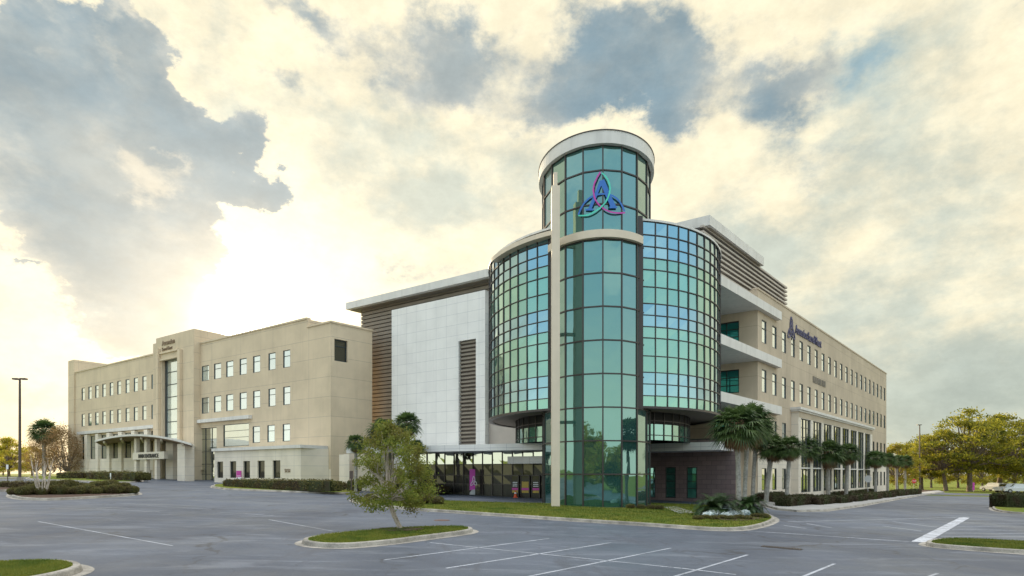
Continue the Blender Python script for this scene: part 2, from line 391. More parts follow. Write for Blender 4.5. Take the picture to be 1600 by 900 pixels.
def grass(name, P, N_, h, dz, label, seed=1, avoid=None, m='blade_grass'):
    rnd = random.Random(seed); xs = [p[0] for p in P]; ys = [p[1] for p in P]
    v = []; f = []
    k = 0
    while k < N_:
        x, y = rnd.uniform(min(xs), max(xs)), rnd.uniform(min(ys), max(ys))
        k += 1
        if not inside((x, y), P) or (avoid and avoid(x, y)): continue
        z = gz(x, y)+dz; a = rnd.uniform(0, 6.28); w = h*rnd.uniform(.15, .3); hh = h*rnd.uniform(.5, 1.2); i = len(v)
        v += [(x-w*math.cos(a), y-w*math.sin(a), z), (x+w*math.cos(a), y+w*math.sin(a), z), (x+rnd.uniform(-.6, .6)*hh, y+rnd.uniform(-.6, .6)*hh, z+hh)]
        f.append((i, i+1, i+2))
    me = bpy.data.meshes.new(name); me.from_pydata(v, [], f); me.materials.append(M[m])
    return tag(link(me, name), label, 'grass', kind='stuff')
def loop(px, k=2): return chaikin([gp(*p) for p in px], k)

island = loop([(462, 851), (520, 858), (600, 852), (680, 841), (735, 834), (742, 829), (715, 826), (640, 828), (560, 834), (490, 842)])
kerb('island_kerb', island); tag(sheet('island_lawn', offset(island, .16), .135, M['lawn']), kind='structure')
grass('island_grass', offset(island, .2), 26000, .07, .13, 'short olive grass on the kerbed island under the small tree', 3)
isl2 = loop([(-60, 888), (40, 883), (90, 882), (122, 885), (133, 892), (110, 901), (60, 912), (-60, 930)])
kerb('corner_kerb', isl2); tag(sheet('corner_lawn', offset(isl2, .16), .135, M['lawn']), kind='structure')
grass('corner_grass', offset(isl2, .2), 22000, .055, .13, 'short olive grass on the kerbed corner island at bottom left', 4)
isl3 = loop([(1440, 852), (1470, 857), (1600, 866), (1700, 872), (1700, 857), (1600, 850), (1500, 845), (1460, 846)])
kerb('right_kerb', isl3); tag(sheet('right_lawn', offset(isl3, .16), .135, M['lawn']), kind='structure')
grass('right_grass', offset(isl3, .2), 20000, .06, .13, 'short olive grass on the long kerbed island at lower right', 5)
lawnP = loop([(546, 783), (580, 791), (640, 797), (700, 801), (800, 808), (900, 815), (1000, 821), (1080, 827), (1130, 830), (1172, 828), (1205, 819), (1214, 811), (1196, 804), (1150, 798), (1100, 791), (1013, 788), (930, 789), (848, 789), (760, 787), (690, 784.5), (620, 781), (560, 779)])
kerb('lawn_kerb', lawnP); tag(sheet('lawn', offset(lawnP, .16), .135, M['lawn']), kind='structure')
TX, TY, TRX, TRY = 6.09, 44.0, 3.82, 5.0
tower_in = lambda x, y: ((x-TX)/(TRX+.4))**2+((y-TY)/(TRY+.4))**2 < 1
grass('lawn_grass', offset(lawnP, .2), 90000, .08, .13, 'mown green grass around the foot of the round glass tower', 6, tower_in)
isl4 = loop([(10, 778), (60, 783), (140, 779), (205, 775), (222, 772), (200, 766), (100, 763), (25, 768)])
kerb('planter_kerb', isl4); tag(sheet('planter_mulch', offset(isl4, .16), .135, M['mulch']), kind='structure')
isl5 = loop([(-80, 770), (20, 768), (90, 764), (112, 761), (95, 757), (20, 757), (-80, 760)])
kerb('far_planter_kerb', isl5); tag(sheet('far_planter_mulch', offset(isl5, .16), .135, M['mulch']), kind='structure')
bedP = loop([(1085, 805), (1120, 817), (1165, 819), (1200, 813), (1203, 808), (1180, 802), (1140, 799), (1100, 797)])
tag(sheet('planting_bed', bedP, .16, M['mulch']), kind='structure')
swO = [gp(*p) for p in [(1186, 789), (1215, 797), (1245, 800), (1290, 799), (1340, 792), (1400, 781), (1440, 774), (1475, 769)]]
swI = [gp(*p) for p in [(1186, 784), (1215, 788), (1245, 791), (1290, 790.5), (1340, 784.5), (1400, 775.5), (1440, 770), (1465, 767)]]
sw = swO+swI[::-1]
kerb('sidewalk_kerb', sw, .15, .13); tag(sheet('sidewalk', offset(sw, .12), .137, M['walk']), kind='structure')
wingbed = swI+[(gp(1465, 767)[0]-3, gp(1465, 767)[1]+3), (60.5, 98), (21.5, 53.2)]
tag(sheet('mulch_bed', wingbed, .10, M['mulch']), kind='structure')
isl6 = loop([(1545, 800), (1640, 806), (1700, 800), (1700, 780), (1600, 780), (1555, 788)])
kerb('hedge_island_kerb', isl6); tag(sheet('hedge_island_lawn', offset(isl6, .16), .135, M['lawn']), kind='structure')
# lawn strip in front of left wing
la = loop([(30, 749), (120, 753), (215, 755), (225, 750), (215, 744), (130, 741), (60, 743)])
kerb('left_lawn_kerb', la); tag(sheet('left_lawn', offset(la, .16), .135, M['lawn']), kind='structure')
lb = loop([(330, 764), (420, 768), (520, 772), (560, 771), (560, 764), (520, 757), (420, 756), (335, 757)], 1)
kerb('hospital_bed_kerb', lb); tag(sheet('hospital_bed', offset(lb, .16), .135, M['lawn']), kind='structure')

# painted markings
def line(name, a, b, w, m='paint', dz=.004):
    A, B = gp(*a), gp(*b); d = (B[0]-A[0], B[1]-A[1]); L = math.hypot(*d); n = (-d[1]/L*w/2, d[0]/L*w/2)
    mb = MB(); mb.quad(*[(p[0], p[1], gz(*p)+dz) for p in ((A[0]-n[0], A[1]-n[1]), (B[0]-n[0], B[1]-n[1]), (B[0]+n[0], B[1]+n[1]), (A[0]+n[0], A[1]+n[1]))])
    return tag(mb.build(name, M[m]), kind='structure')
for a, b in [((600, 875), (858, 841.5)), ((697, 888), (955, 848)), ((815, 903), (1048, 856.5)), ((1040, 905), (1168, 867)), ((1245, 905), (1304, 881)), ((1440, 905), (1465, 896)),
             ((672, 848), (1064, 888)), ((1065, 888), (1150, 898))]:
    line('stall_line', a, b, .085)
for a, b in [((1168, 829.5), (1430, 847)), ((1230, 815.5), (1514, 808)), ((1225, 821), (1260, 826)), ((1260, 818), (1300, 825)), ((1380, 822), (1440, 830)), ((1395, 815), (1465, 824))]:
    line('lane_line', a, b, .12)
line('stop_bar', (1436, 847), (1508, 808.5), .5, 'stopbar')
for i in range(6):
    y = 812+i*5.2
    line('stall_line', (1514-i*9, y), (1640, y+1.5), .11)
for a, b in [((60, 815), (270, 853)), ((150, 795), (250, 800)), ((230, 790), (330, 796)), ((340, 800), (430, 806)), ((420, 812), (520, 830))]:
    line('stall_line', a, b, .07)
mb = MB(); a = gp(1188, 854.5); b_ = gp(1252, 860); d = Vector((b_[0]-a[0], b_[1]-a[1], 0)); L = d.length; d.normalize(); nn = Vector((-d.y, d.x, 0))
gr = thing('drain_grate', 'long dark drain grate set flush in the asphalt at right of centre', 'drain grate', (*a, gz(*a)))
mb.quad(*[(p.x, p.y, gz(p.x, p.y)+.004) for p in (Vector((*a, 0)), Vector((*b_, 0)), Vector((*b_, 0))+nn*.45, Vector((*a, 0))+nn*.45)]); mb.build('pit', M['shadeblack'], gr)
mb = MB()
for i in range(int(L/.09)):
    p = Vector((*a, 0))+d*(i*.09+.03); q = p+nn*.45; mb.bar((p.x, p.y, gz(p.x, p.y)+.012), (q.x, q.y, gz(q.x, q.y)+.012), .03, .015)
mb.build('bars', M['metal'], gr)
mh = gp(690, 813); mb = MB(); mb.tube([(*mh, gz(*mh)-.02), (*mh, gz(*mh)+.012)], .38, 20)
tag(mb.build('manhole_cover', mat('rusty_iron', (.14, .075, .05), .7, .3, 4, bump=.5)), 'rust brown round manhole cover in the asphalt beside the lawn kerb', 'manhole cover')

# ---------------------------------------------------------------- glass tower
def ell(cx, cy, rx, ry, a): return (cx+rx*math.sin(a), cy-ry*math.cos(a))
def drum_glass(root, cx, cy, rx, ry, n, a0, zs, mats, mull, jit=.008, mw=.05, rng=None):
    rr = random.Random(3); rng = rng or range(n)
    ang = [R(a0)+2*math.pi*i/n for i in range(n+1)]
    for r in range(len(zs)-1):
        b = MB()
        for i in rng:
            pts = []
            for aa, z in ((ang[i], zs[r]), (ang[i+1], zs[r]), (ang[i+1], zs[r+1]), (ang[i], zs[r+1])):
                k = rr.uniform(-jit, jit); x, y = ell(cx, cy, rx+k, ry+k, aa); pts.append((x, y, z))
            b.quad(*pts)
        o = b.build('glass_band', M[mats[r]], root)
    b = MB()
    for i in list(rng)+([rng[-1]+1] if len(rng) < n else []):
        x0, y0 = ell(cx, cy, rx, ry, ang[i]); nx, ny = x0-cx, (y0-cy)*(rx/ry)**2; L_ = math.hypot(nx, ny); nx, ny = nx/L_, ny/L_
        fr = Fr((x0, y0), (-ny, nx), (nx, ny)); b.box(fr, -mw/2, mw/2, -.03, .07, zs[0], zs[-1])
    b.build('vertical_mullions', mull, root)
    b = MB()
    for z in zs:
        for i in rng:
            p0 = ell(cx, cy, rx, ry, ang[i]); p1 = ell(cx, cy, rx, ry, ang[i+1]); L_ = math.dist(p0, p1); d_ = ((p1[0]-p0[0])/L_, (p1[1]-p0[1])/L_)
            b.box(Fr(p0, d_, (d_[1], -d_[0])), 0, L_, -.03, .065, z-mw/2, z+mw/2)
    b.build('horizontal_mullions', mull, root)
def ring(name, cx, cy, rx, ry, w, z0, z1, m, root, a0=-180, a1=180, n=72, w0=0.):
    b = MB(); A = [R(a0+(a1-a0)*i/n) for i in range(n+1)]
    for i in range(n):
        o0, o1 = ell(cx, cy, rx+w, ry+w, A[i]), ell(cx, cy, rx+w, ry+w, A[i+1]); i0, i1 = ell(cx, cy, rx-w0, ry-w0, A[i]), ell(cx, cy, rx-w0, ry-w0, A[i+1])
        b.hexa([(*o0, z0), (*o1, z0), (*i1, z0), (*i0, z0), (*o0, z1), (*o1, z1), (*i1, z1), (*i0, z1)])
    return b.build(name, m, root)
def disk(name, cx, cy, rx, ry, z0, z1, m, root, n=64):
    b = MB(); b.prism([ell(cx, cy, rx, ry, 2*math.pi*i/n) for i in range(n)], z0, z1); return b.build(name, m, root)
tw = thing('glass_tower', 'tall round tower of dark teal glass with a white cap and a knot emblem', 'tower', (TX, TY, .15))
zs = [.28+2.18*k for k in range(9)]+[20.0, 22.18, 23.8]
drum_glass(tw, TX, TY, TRX, TRY, 19, -3, zs, ['tower']*11, M['dark'], .006, .085)
ring('roof_cap', TX, TY, TRX, TRY, .3, 23.78, 24.6, M['trim'], tw, w0=.5)
ring('cap_flashing', TX, TY, TRX, TRY, .34, 24.6, 24.66, M['dark'], tw, w0=.5)
disk('roof', TX, TY, TRX-.3, TRY-.3, 23.9, 24.3, M['roof'], tw)
ring('plinth', TX, TY, TRX, TRY, .12, .0, .24, M['trim'], tw, w0=.3)
ring('ledge', TX, TY, TRX, TRY, .28, 17.75, 18.25, M['mast'], tw, -62, 40, 40)
def onto_tower(px, py, off):
    best = None
    for i in range(400):
        a = R(-80+160*i/400); x, y = ell(TX, TY, TRX+off, TRY+off, a)
        e = abs(800+F*x/y-px)
        if best is None or e < best[0]: best = (e, x, y, a)
    return (best[1], best[2], zat(py, best[2]))
lc = lambda p: (890+p[0]/9.47, 255+p[1]/9.47)
em = None
def ribbon(name, pts, w, m, off, parent, close=False):
    P = chaikin(pts, 2, False); b = MB(); L_, R_ = [], []
    for i, p in enumerate(P):
        a, c = P[max(i-1, 0)], P[min(i+1, len(P)-1)]; d = (c[0]-a[0], c[1]-a[1]); l = math.hypot(*d) or 1
        L_.append((p[0]-d[1]/l*w, p[1]+d[0]/l*w)); R_.append((p[0]+d[1]/l*w, p[1]-d[0]/l*w))
    for i in range(len(P)-1):
        q = [L_[i], L_[i+1], R_[i+1], R_[i]]
        f = [onto_tower(*lc(p), off) for p in q]; g = [onto_tower(*lc(p), off-.02) for p in q]
        b.hexa(g+f)
    return b.build(name, m, parent)
e0 = ribbon('emblem', [(130, 765), (170, 660), (230, 570), (310, 500), (400, 465), (480, 452), (560, 455), (640, 480), (710, 530), (770, 610), (815, 710)], 12, M['bluep'], .09, tw)
ribbon('ribbon', [(455, 130), (400, 220), (362, 310), (350, 400), (360, 480), (385, 550), (430, 610), (490, 665), (560, 705), (640, 730), (720, 738), (820, 732)], 11, M['magenta'], .11, e0)
ribbon('ribbon', [(480, 145), (540, 200), (585, 280), (600, 370), (590, 450), (560, 530), (520, 595), (460, 655), (390, 705), (320, 745), (240, 775), (130, 775)], 11, M['tealp'], .125, e0)
for pts, w in (([(470, 260), (400, 440), (300, 680)], 22), ([(478, 250), (560, 450), (650, 650)], 38), ([(235, 685), (350, 685)], 14), ([(590, 652), (705, 652)], 14)):
    ribbon('letter_stroke', pts, w, M['bluep'], .095, e0)
# mast
mx, my = 2.68, 38.9
mx = (868.5-800)*38.6/F; my = 38.6
ms = thing('beige_mast', 'slim beige square column rising up the left edge of the round glass tower', 'mast', (mx, my, .15))
b = MB(); b.abox(mx-.26, mx+.26, my, my+.75, .1, 21.0); b.build('shaft', M['mast'], ms)
b = MB(); b.abox(mx-.13, mx+.11, my+.1, my+.5, 21.0, 21.9); b.build('finial', M['mast'], ms)
for zz in (18.0, 12.0, 6.0): b = MB(); b.abox(mx-.12, mx+.12, my+.75, my+3.2, zz-.1, zz+.1); b.build('bracket', M['mast'], ms)
b = MB(); b.abox(mx-.36, mx+.36, my-.1, my+.85, .05, .30); b.build('base', M['mast'], ms)

# ---------------------------------------------------------------- glass drum
DX, DY, DRX, DRY = 7.55, 51.26, 9.46, 10.76
dr = thing('glass_drum', 'wide curved glass drum with blue and green panes behind the round tower', 'building', (DX, DY, 0))
ys = [352, 372.4, 390.4, 408, 426, 452.4, 478, 496, 513.7, 531, 558.8, 584, 602, 620, 637.5]
dz = [CH+(HY-y)*.0439 for y in ys][::-1]
pat = ['vision', 'vision', 'vision', 'spandrel', 'spandrel', 'spandrel', 'vision', 'vision', 'spandrel', 'spandrel', 'spandrel', 'vision', 'vision', 'spandrel'][::-1]
drum_glass(dr, DX, DY, DRX, DRY, 64, 2, dz, pat, M['dark'], .012, .055)
ZB, ZT = dz[0], dz[-1]
ring('coping', DX, DY, DRX, DRY, .12, ZT, ZT+.14, M['trim'], dr, w0=.4)
disk('roof', DX, DY, DRX-.2, DRY-.2, ZT-.3, ZT-.02, M['roof'], dr)
ring('eyebrow_ledge', DX, DY, DRX, DRY, .55, ZT-.62, ZT-.30, M['mast'], dr, -66, -24, 40)
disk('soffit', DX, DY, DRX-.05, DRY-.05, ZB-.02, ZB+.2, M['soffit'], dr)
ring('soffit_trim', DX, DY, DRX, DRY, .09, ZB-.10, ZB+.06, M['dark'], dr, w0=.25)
drl = [4.95, 6.1, ZB]
for r in range(2):
    b = MB()
    for i in range(48):
        a0, a1 = 2*math.pi*i/48, 2*math.pi*(i+1)/48; p, q = ell(DX, DY, DRX*.76, DRY*.76, a0), ell(DX, DY, DRX*.76, DRY*.76, a1)
        b.quad((*p, drl[r]), (*q, drl[r]), (*q, drl[r+1]), (*p, drl[r+1]))
    b.build('lower_glass', M['spandrel'] if r == 0 else M['shadeblack'], dr)  # upper band painted near-black for the soffit's dark reflection
b = MB()
for i in range(48):
    a0, a1 = 2*math.pi*i/48, 2*math.pi*(i+1)/48; p, q = ell(DX, DY, DRX*.76, DRY*.76, a0), ell(DX, DY, DRX*.76, DRY*.76, a1)
    L_ = math.dist(p, q); d_ = ((q[0]-p[0])/L_, (q[1]-p[1])/L_); fr = Fr(p, d_, (d_[1], -d_[0]))
    b.box(fr, -.03, .03, -.02, .06, drl[0], ZB)
    for z in (5.3, 6.35): b.box(fr, 0, L_, -.02, .055, z-.03, z+.03)
b.build('lower_mullions', M['dark'], dr)
# dark joint columns between drum and tower
for px in (998.5, 862.):
    best = min((abs(800+F*ell(DX, DY, DRX+.1, DRY+.1, R(a/4))[0]/ell(DX, DY, DRX+.1, DRY+.1, R(a/4))[1]-px), a/4) for a in range(-240, 240))
    x, y = ell(DX, DY, DRX+.1, DRY+.1, R(best[1]))
    b = MB(); b.abox(x-.17, x+.17, y-.35, y+1.2, ZB-.2, ZT+.16 if px > 900 else ZT-.9); b.build('corner_post', M['dark'], dr)

# ---------------------------------------------------------------- windows
def add_window(root, fr, t0, t1, z0, z1, cols=1, rows=(.45,), dep=.11, glass='window', frame='darkgreen', fw=.06):
    o0 = -dep+.02
    b = MB(); b.quad(fr.pt(t0, z0, o0), fr.pt(t1, z0, o0), fr.pt(t1, z1, o0), fr.pt(t0, z1, o0)); w = b.build('window', M[glass], root)
    b = MB()
    b.box(fr, t0, t0+fw, o0, o0+.08, z0, z1); b.box(fr, t1-fw, t1, o0, o0+.08, z0, z1)
    b.box(fr, t0+fw, t1-fw, o0, o0+.08, z0, z0+fw); b.box(fr, t0+fw, t1-fw, o0, o0+.08, z1-fw, z1)
    for k in range(1, cols):
        t = t0+(t1-t0)*k/cols; b.box(fr, t-fw*.4, t+fw*.4, o0+.002, o0+.07, z0+fw, z1-fw)
    for q in rows:
        z = z1-(z1-z0)*q; b.box(fr, t0+fw, t1-fw, o0+.002, o0+.065, z-fw*.4, z+fw*.4)
    b.build('frame', M[frame], w)
    return w

# ---------------------------------------------------------------- right wing
W = Fr((23.05, 55.), dR, nR)
rw = thing('office_wing', 'long four storey tan wing with rows of narrow windows behind the palm row', 'building', (23.05, 55., .2))
holes = []; wins = []
for k in range(21):
    t = 2.87*k
    for z0, z1 in ((14.4, 16.5), (9.9, 12.0)): wins.append((t-.62, t+.62, z0, z1))
low = []
for k in (0, 1, 2): low += [(2.87*k-.62, 2.87*k+.62, 5.4, 7.5), (2.87*k-.62, 2.87*k+.62, .95, 3.0)]
for k in (16, 17, 18, 19, 20): low += [(2.87*k-.62, 2.87*k+.62, 5.35, 7.4), (2.87*k-.62, 2.87*k+.62, .6, 2.8)]
b = MB(); b.wall(W, -1.7, 59.1, 8.95, 18.95, wins); 
# end, back and parapet
b.quad(W.pt(59.1, -1.5), W.pt(59.1, -1.5, -20), W.pt(59.1, 18.95, -20), W.pt(59.1, 18.95))
b.quad(W.pt(59.1, -1.5, -20), W.pt(-1.7, -1.5, -20), W.pt(-1.7, 18.95, -20), W.pt(59.1, 18.95, -20))
b.wall(W, -1.7, 8.0, 3.9, 8.95, [h for h in low if h[2] > 4 and h[0] < 8])
b.wall(W, 44.0, 59.1, 3.9, 8.95, [h for h in low if h[2] > 4 and h[0] > 40])
b.build('wall', M['stucco'], rw)
b = MB(); b.wall(W, -1.7, 8.0, -1.5, 3.9, [h for h in low if h[2] < 4 and h[0] < 8]); b.build('base_wall', M['cream'], rw)
b = MB(); b.wall(W, 44.0, 59.1, -1.5, 3.9, [h for h in low if h[2] < 4 and h[0] > 40]); b.build('base_wall', M['cream'], rw)
WF = Fr(W.xy(-1.7), dL, nL)             # short face turned to the drum
b = MB(); fh = [(1.6, 3.9, 14.3, 16.4), (1.6, 3.9, 9.85, 12.0), (1.6, 3.9, 5.6, 7.4)]
b.wall(WF, 0, 14, -1.5, 17.2, fh, .3); b.wall(WF, 0, 20, 17.2, 18.95, []); b.build('recessed_wall', M['stucco'], rw)
for h in fh: add_window(rw, WF, *h, cols=2, rows=(.33, .66), dep=.3, glass='tealwin', frame='black', fw=.09)
for h in wins: add_window(rw, W, *h, rows=(.36,))
for h in low: add_window(rw, W, *h, rows=(.5,), glass='window' if h[2] > 4 and h[0] < 8 else 'baywin')
b = MB(); b.box(W, -1.75, 59.2, -.5, .06, 18.95, 19.12); b.build('coping', M['stucco'], rw)
b = MB(); b.quad(W.pt(-1.7, 18.7, -.3), W.pt(59.1, 18.7, -.3), W.pt(59.1, 18.7, -20), W.pt(-1.7, 18.7, -20)); b.build('roof', M['roof'], rw)
# projecting bay with curtain windows
bay = []
for k in range(8):
    t = 8.9+k*4.32; bay.append((t, t+3.5, .55, 8.15))
b = MB(); b.wall(W, 8.0, 44.0, -1.5, 8.95, bay, .2, o=.7)
for t in (8.0, 44.0): b.quad(W.pt(t, -1.5, 0), W.pt(t, -1.5, .7), W.pt(t, 8.95, .7), W.pt(t, 8.95, 0))
b.build('bay_wall', M['cream'], rw)
b = MB(); b.box(W, 7.7, 44.2, .0, 1.0, 8.95, 9.2); b.box(W, 7.8, 44.1, 0, .85, 8.78, 8.95); b.build('cornice', M['trim'], rw)
b = MB(); b.wall(W, 8.05, 43.95, 8.2, 8.78, [], o=.712); b.build('bay_header', M['stucco'], rw)
for h in bay:
    w = add_window(rw, W.sh(0, .7), *h, cols=3, rows=(.12, .25, .38, .51, .64, .82), dep=.2, glass='baywin', frame='darkgreen', fw=.06)
    b = MB(); b.box(W, h[0], h[1], .60, .72, 3.0, 3.14); b.build('transom', M['trim'], w)
b = MB()
for i in range(3):
    t = 15.8+i*1.85
    b.box(W, t, t+1.6, .004, .03, 12.65, 13.35)
lv = b.build('wall_vent', M['black'], rw); b = MB()
for i in range(3):
    t = 15.8+i*1.85
    for j in range(5): b.box(W, t, t+1.6, .03, .07, 12.70+j*.13, 12.73+j*.13)
b.build('vent_slats', M['blade'], lv)
# sunshade slabs
A_, B_ = (16.2, 46.6), (25.7, 57.3)
for zt in (17.9, 13.35, 8.88):
    P = [A_, B_, (B_[0]+dL[0]*5, B_[1]+dL[1]*5), (A_[0]+dL[0]*5, A_[1]+dL[1]*5)]
    b = MB(); b.prism(P, zt-.78, zt); b.build('sunshade_slab', M['trim'], rw)
# small roof turret near slab end
# lettering
def text(s_, size, fr, t, z, off, m, parent, name='lettering', sx=1, extr=.04, bold=0):
    cu = bpy.data.curves.new('letters', 'FONT'); cu.body = s_; cu.size = size; cu.extrude = extr; cu.offset = bold
    o = bpy.data.objects.new('letters', cu); C.objects.link(o)
    bpy.context.view_layer.update()
    me = bpy.data.meshes.new_from_object(o.evaluated_get(bpy.context.evaluated_depsgraph_get()))
    bpy.data.objects.remove(o)
    w = wloc(parent) if parent else Vector((0, 0, 0))
    for v in me.vertices:
        x, y, zz = v.co; q = fr.pt(t+x*sx, z+y, off+zz); v.co = Vector(q)-w
    me.materials.clear(); me.materials.append(m)
    return link(me, name, parent)
text('Ascension Sacred Heart', 1.25, W, 9.3, 17.0, .06, M['navy'], rw, sx=.80, bold=.02)
def flat_ribbon(b, fr, pts, w, off, sc, t0, z0, flip=1):
    P = chaikin(pts, 2, False)
    for i in range(len(P)-1):
        (x0, y0), (x1, y1) = P[i], P[i+1]; d = (x1-x0, y1-y0); l = math.hypot(*d) or 1; n = (-d[1]/l*w, d[0]/l*w)
        q = [(x0+n[0], y0+n[1]), (x1+n[0], y1+n[1]), (x1-n[0], y1-n[1]), (x0-n[0], y0-n[1])]
        f = lambda p, o: fr.pt(t0+p[0]*sc*flip, z0-p[1]*sc, o)
        b.hexa([f(p, off) for p in q]+[f(p, off+.05) for p in q])
KN = {'blue': [(130, 765), (170, 660), (230, 570), (310, 500), (400, 465), (480, 452), (560, 455), (640, 480), (710, 530), (770, 610), (815, 710)],
      'mag': [(455, 130), (400, 220), (362, 310), (350, 400), (360, 480), (385, 550), (430, 610), (490, 665), (560, 705), (640, 730), (720, 738), (820, 732)],
      'teal': [(480, 145), (540, 200), (585, 280), (600, 370), (590, 450), (560, 530), (520, 595), (460, 655), (390, 705), (320, 745), (240, 775), (130, 775)]}
b = MB()
for k in KN.values(): flat_ribbon(b, W, k, 26, .03, 2.3/680, 6.35, 18.8)
flat_ribbon(b, W, [(470, 260), (300, 680)], 26, .03, 2.3/680, 6.35, 18.8); flat_ribbon(b, W, [(478, 250), (650, 650)], 38, .03, 2.3/680, 6.35, 18.8)
b.build('emblem', M['navy'], rw)

# low brick box under the drum
BX = Fr((18.6, 50.), dL, nL)
bb = thing('brick_annex', 'low dark purple brown block wall under the right side of the glass drum', 'building', (18.6, 50., 0))
bh = []
for x0, x1 in ((1012, 1024), (1040, 1056), (1073, 1089)):
    a, c = BX.t(x0), BX.t(x1); bh.append((min(a, c), max(a, c), .35, BX.z(x0, 730)))
b = MB(); b.wall(BX, 0, 14, -1, 5.4, bh, .2); b.build('wall', M['brick'], bb)
b = MB(); fr2 = Fr((18.6, 50.), dR, nR); b.wall(fr2, 0, 5.2, -1, 5.4, []); b.build('side_wall', M['stucco'], bb)
b = MB(); b.prism([BX.xy(0), BX.xy(14), (BX.xy(14)[0]+dR[0]*5, BX.xy(14)[1]+dR[1]*5), fr2.xy(5)], 5.4, 5.5); b.build('coping', M['dark'], bb)
for h in bh: add_window(bb, BX, *h, rows=(.22, .45, .68), dep=.1, glass='spandrel', frame='black', fw=.07)
# entrance canopies
cn = thing('entrance_canopy', 'long thin white flat canopy roof running behind the round tower', 'canopy', (2.6, 50, 4))
P = [(3.6, 47.6), (-15.7, 57.0), (-11, 67), (8, 57)]
b = MB(); b.prism(P, 4.42, 4.97); b.build('roof_slab', M['whitepanel'], cn)
P2 = [(16.25, 47.0), (9.0, 52.0), (12, 56), (18.5, 50.2)]
b = MB(); b.prism(P2, 4.36, 5.0); b.build('side_slab', M['whitepanel'], cn)
# entrance glazing
dE = Vector((-15.7-3.6, 57-47.6, 0)).normalized(); G = Fr((4.6, 51.0), (dE.x, dE.y), (-abs(dE.y), -abs(dE.x)))
eg = thing('entrance_glazing', 'dark bronze glass entrance front with sliding doors below the white canopy', 'glass front', (4.6, 51, .3))
tA, tB = G.t(850)-2, G.t(640)
zrows = [.2, 1.55, 2.35, 3.35, 4.42]
cols_ = 16; ts = [tA+(tB-tA)*i/cols_ for i in range(cols_+1)]
rr = random.Random(4)
for r in range(4):
    b = MB()
    for i in range(cols_):
        b.quad(*[G.pt(t, z, rr.uniform(-.02, .02)) for t, z in ((ts[i], zrows[r] if r else -.5), (ts[i+1], zrows[r] if r else -.5), (ts[i+1], zrows[r+1]), (ts[i], zrows[r+1]))])
    b.build('glass_band', M['baywin'] if r == 3 else M['darkglass'], eg)
b = MB()
for t in ts: b.box(G, t-.035, t+.035, -.03, .08, -.5, 4.42)
for z in zrows[1:]: b.box(G, tA, tB, -.03, .07, z-.03, z+.03)
b.build('mullions', M['dark'], eg)
for x0, x1 in ((799, 811), (814, 828), (831, 844)):
    t0, t1 = sorted((G.t(x0, .1), G.t(x1, .1)))
    b = MB(); b.box(G, t0, t1, .08, .14, .25, 2.35); d1 = b.build('door', M['darkglass'], eg)
    b = MB()
    for q in (t0, t1-.06): b.box(G, q, q+.06, .13, .17, .25, 2.35)
    b.box(G, t0, t1, .13, .17, 2.3, 2.37); b.build('frame', M['dark'], d1)
    b = MB(); b.box(G, t0+.08, t1-.08, .145, .155, 1.05, 1.25); b.build('pink_sticker', M['pinkp'], d1)
    b = MB(); b.box(G, t0+.1, t1-.1, .145, .154, .82, 1.03)
    if x0 == 814: b.box(G, t0+.1, t1-.1, .145, .154, 1.27, 1.8)
    b.build('yellow_sticker', M['yellowp'], d1)
    if x0 != 814:
        b = MB()
        for k in range(3): b.box(G, t0+.15, t1-.15, .145, .156, 1.38+.16*k, 1.44+.16*k)
        b.build('notice', M['white'], d1)
t0, t1 = sorted((G.t(793, 1.6), G.t(853, 1.6)))
b = MB(); b.box(G, t0, t1, 0.1, 1.6, zat(724, G.xy(t0, 1.6)[1]), zat(712.5, G.xy(t0, 1.6)[1])); b.build('door_canopy', M['whitepanel'], eg)

# ---------------------------------------------------------------- main block with louvres, cap and white panel
CP = Fr((16.28, 49.5), dL, nL)          # edge of the big roof slab
blk = thing('louvred_block', 'tall block clad in warm-toned horizontal louvres with a white overhanging roof and white panel wall', 'building', (0, 62, 0))
capP = [CP.xy(0), CP.xy(45), (CP.xy(45)[0]+dR[0]*19, CP.xy(45)[1]+dR[1]*19), (CP.xy(0)[0]+dR[0]*13, CP.xy(0)[1]+dR[1]*13)]
b = MB(); b.prism(capP, 22.98, 23.8); b.build('roof_slab', M['trim'], blk)
b = MB(); b.prism(offset(capP, .6), 22.9, 22.98); b.build('soffit', M['bladewarmlit'], blk)
SF = CP.sh(0, -1.5)
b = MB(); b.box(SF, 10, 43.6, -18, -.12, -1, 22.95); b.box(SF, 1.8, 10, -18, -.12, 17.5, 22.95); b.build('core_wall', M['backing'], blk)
b = MB(); z = 3.0
while z < 22.8:
    a = 1.7 if z > 17.6 else 22
    for s in range(1): b.box(SF, a, 43.75, -.12, .10, z, z+.35)
    b.box(SF, 43.6, 43.78, -10, .10, z, z+.35)
    z += .47
b.build('louvres', M['bladewarmlit'], blk)
RS = W.sh(0, -2.0); b = MB(); z = 17.95
while z < 22.8: b.box(RS, -9, 13.0, -.15, .15, z, z+.17); b.box(RS, 12.85, 13.0, -12, .15, z, z+.17); z += .44
b.build('side_louvres', M['blade'], blk)
b = MB(); b.box(RS, -9, 12.8, -14, -.16, 17.5, 22.85); b.build('side_backing', M['dark'], blk)
pt0, pt1 = CP.t(758), CP.t(612); pz = 21.65
sl = tuple(sorted((CP.t(743.5), CP.t(716.5)))); slz = CP.z(730, 531)
b = MB(); b.wall(CP, pt0, pt1, 3, pz, [(sl[0], sl[1], 3.0, slz)], .5)
for t in (pt0, pt1): b.quad(CP.pt(t, 3), CP.pt(t, 3, -1.6), CP.pt(t, pz, -1.6), CP.pt(t, pz))
b.quad(CP.pt(pt0, pz), CP.pt(pt1, pz), CP.pt(pt1, pz, -1.6), CP.pt(pt0, pz, -1.6))
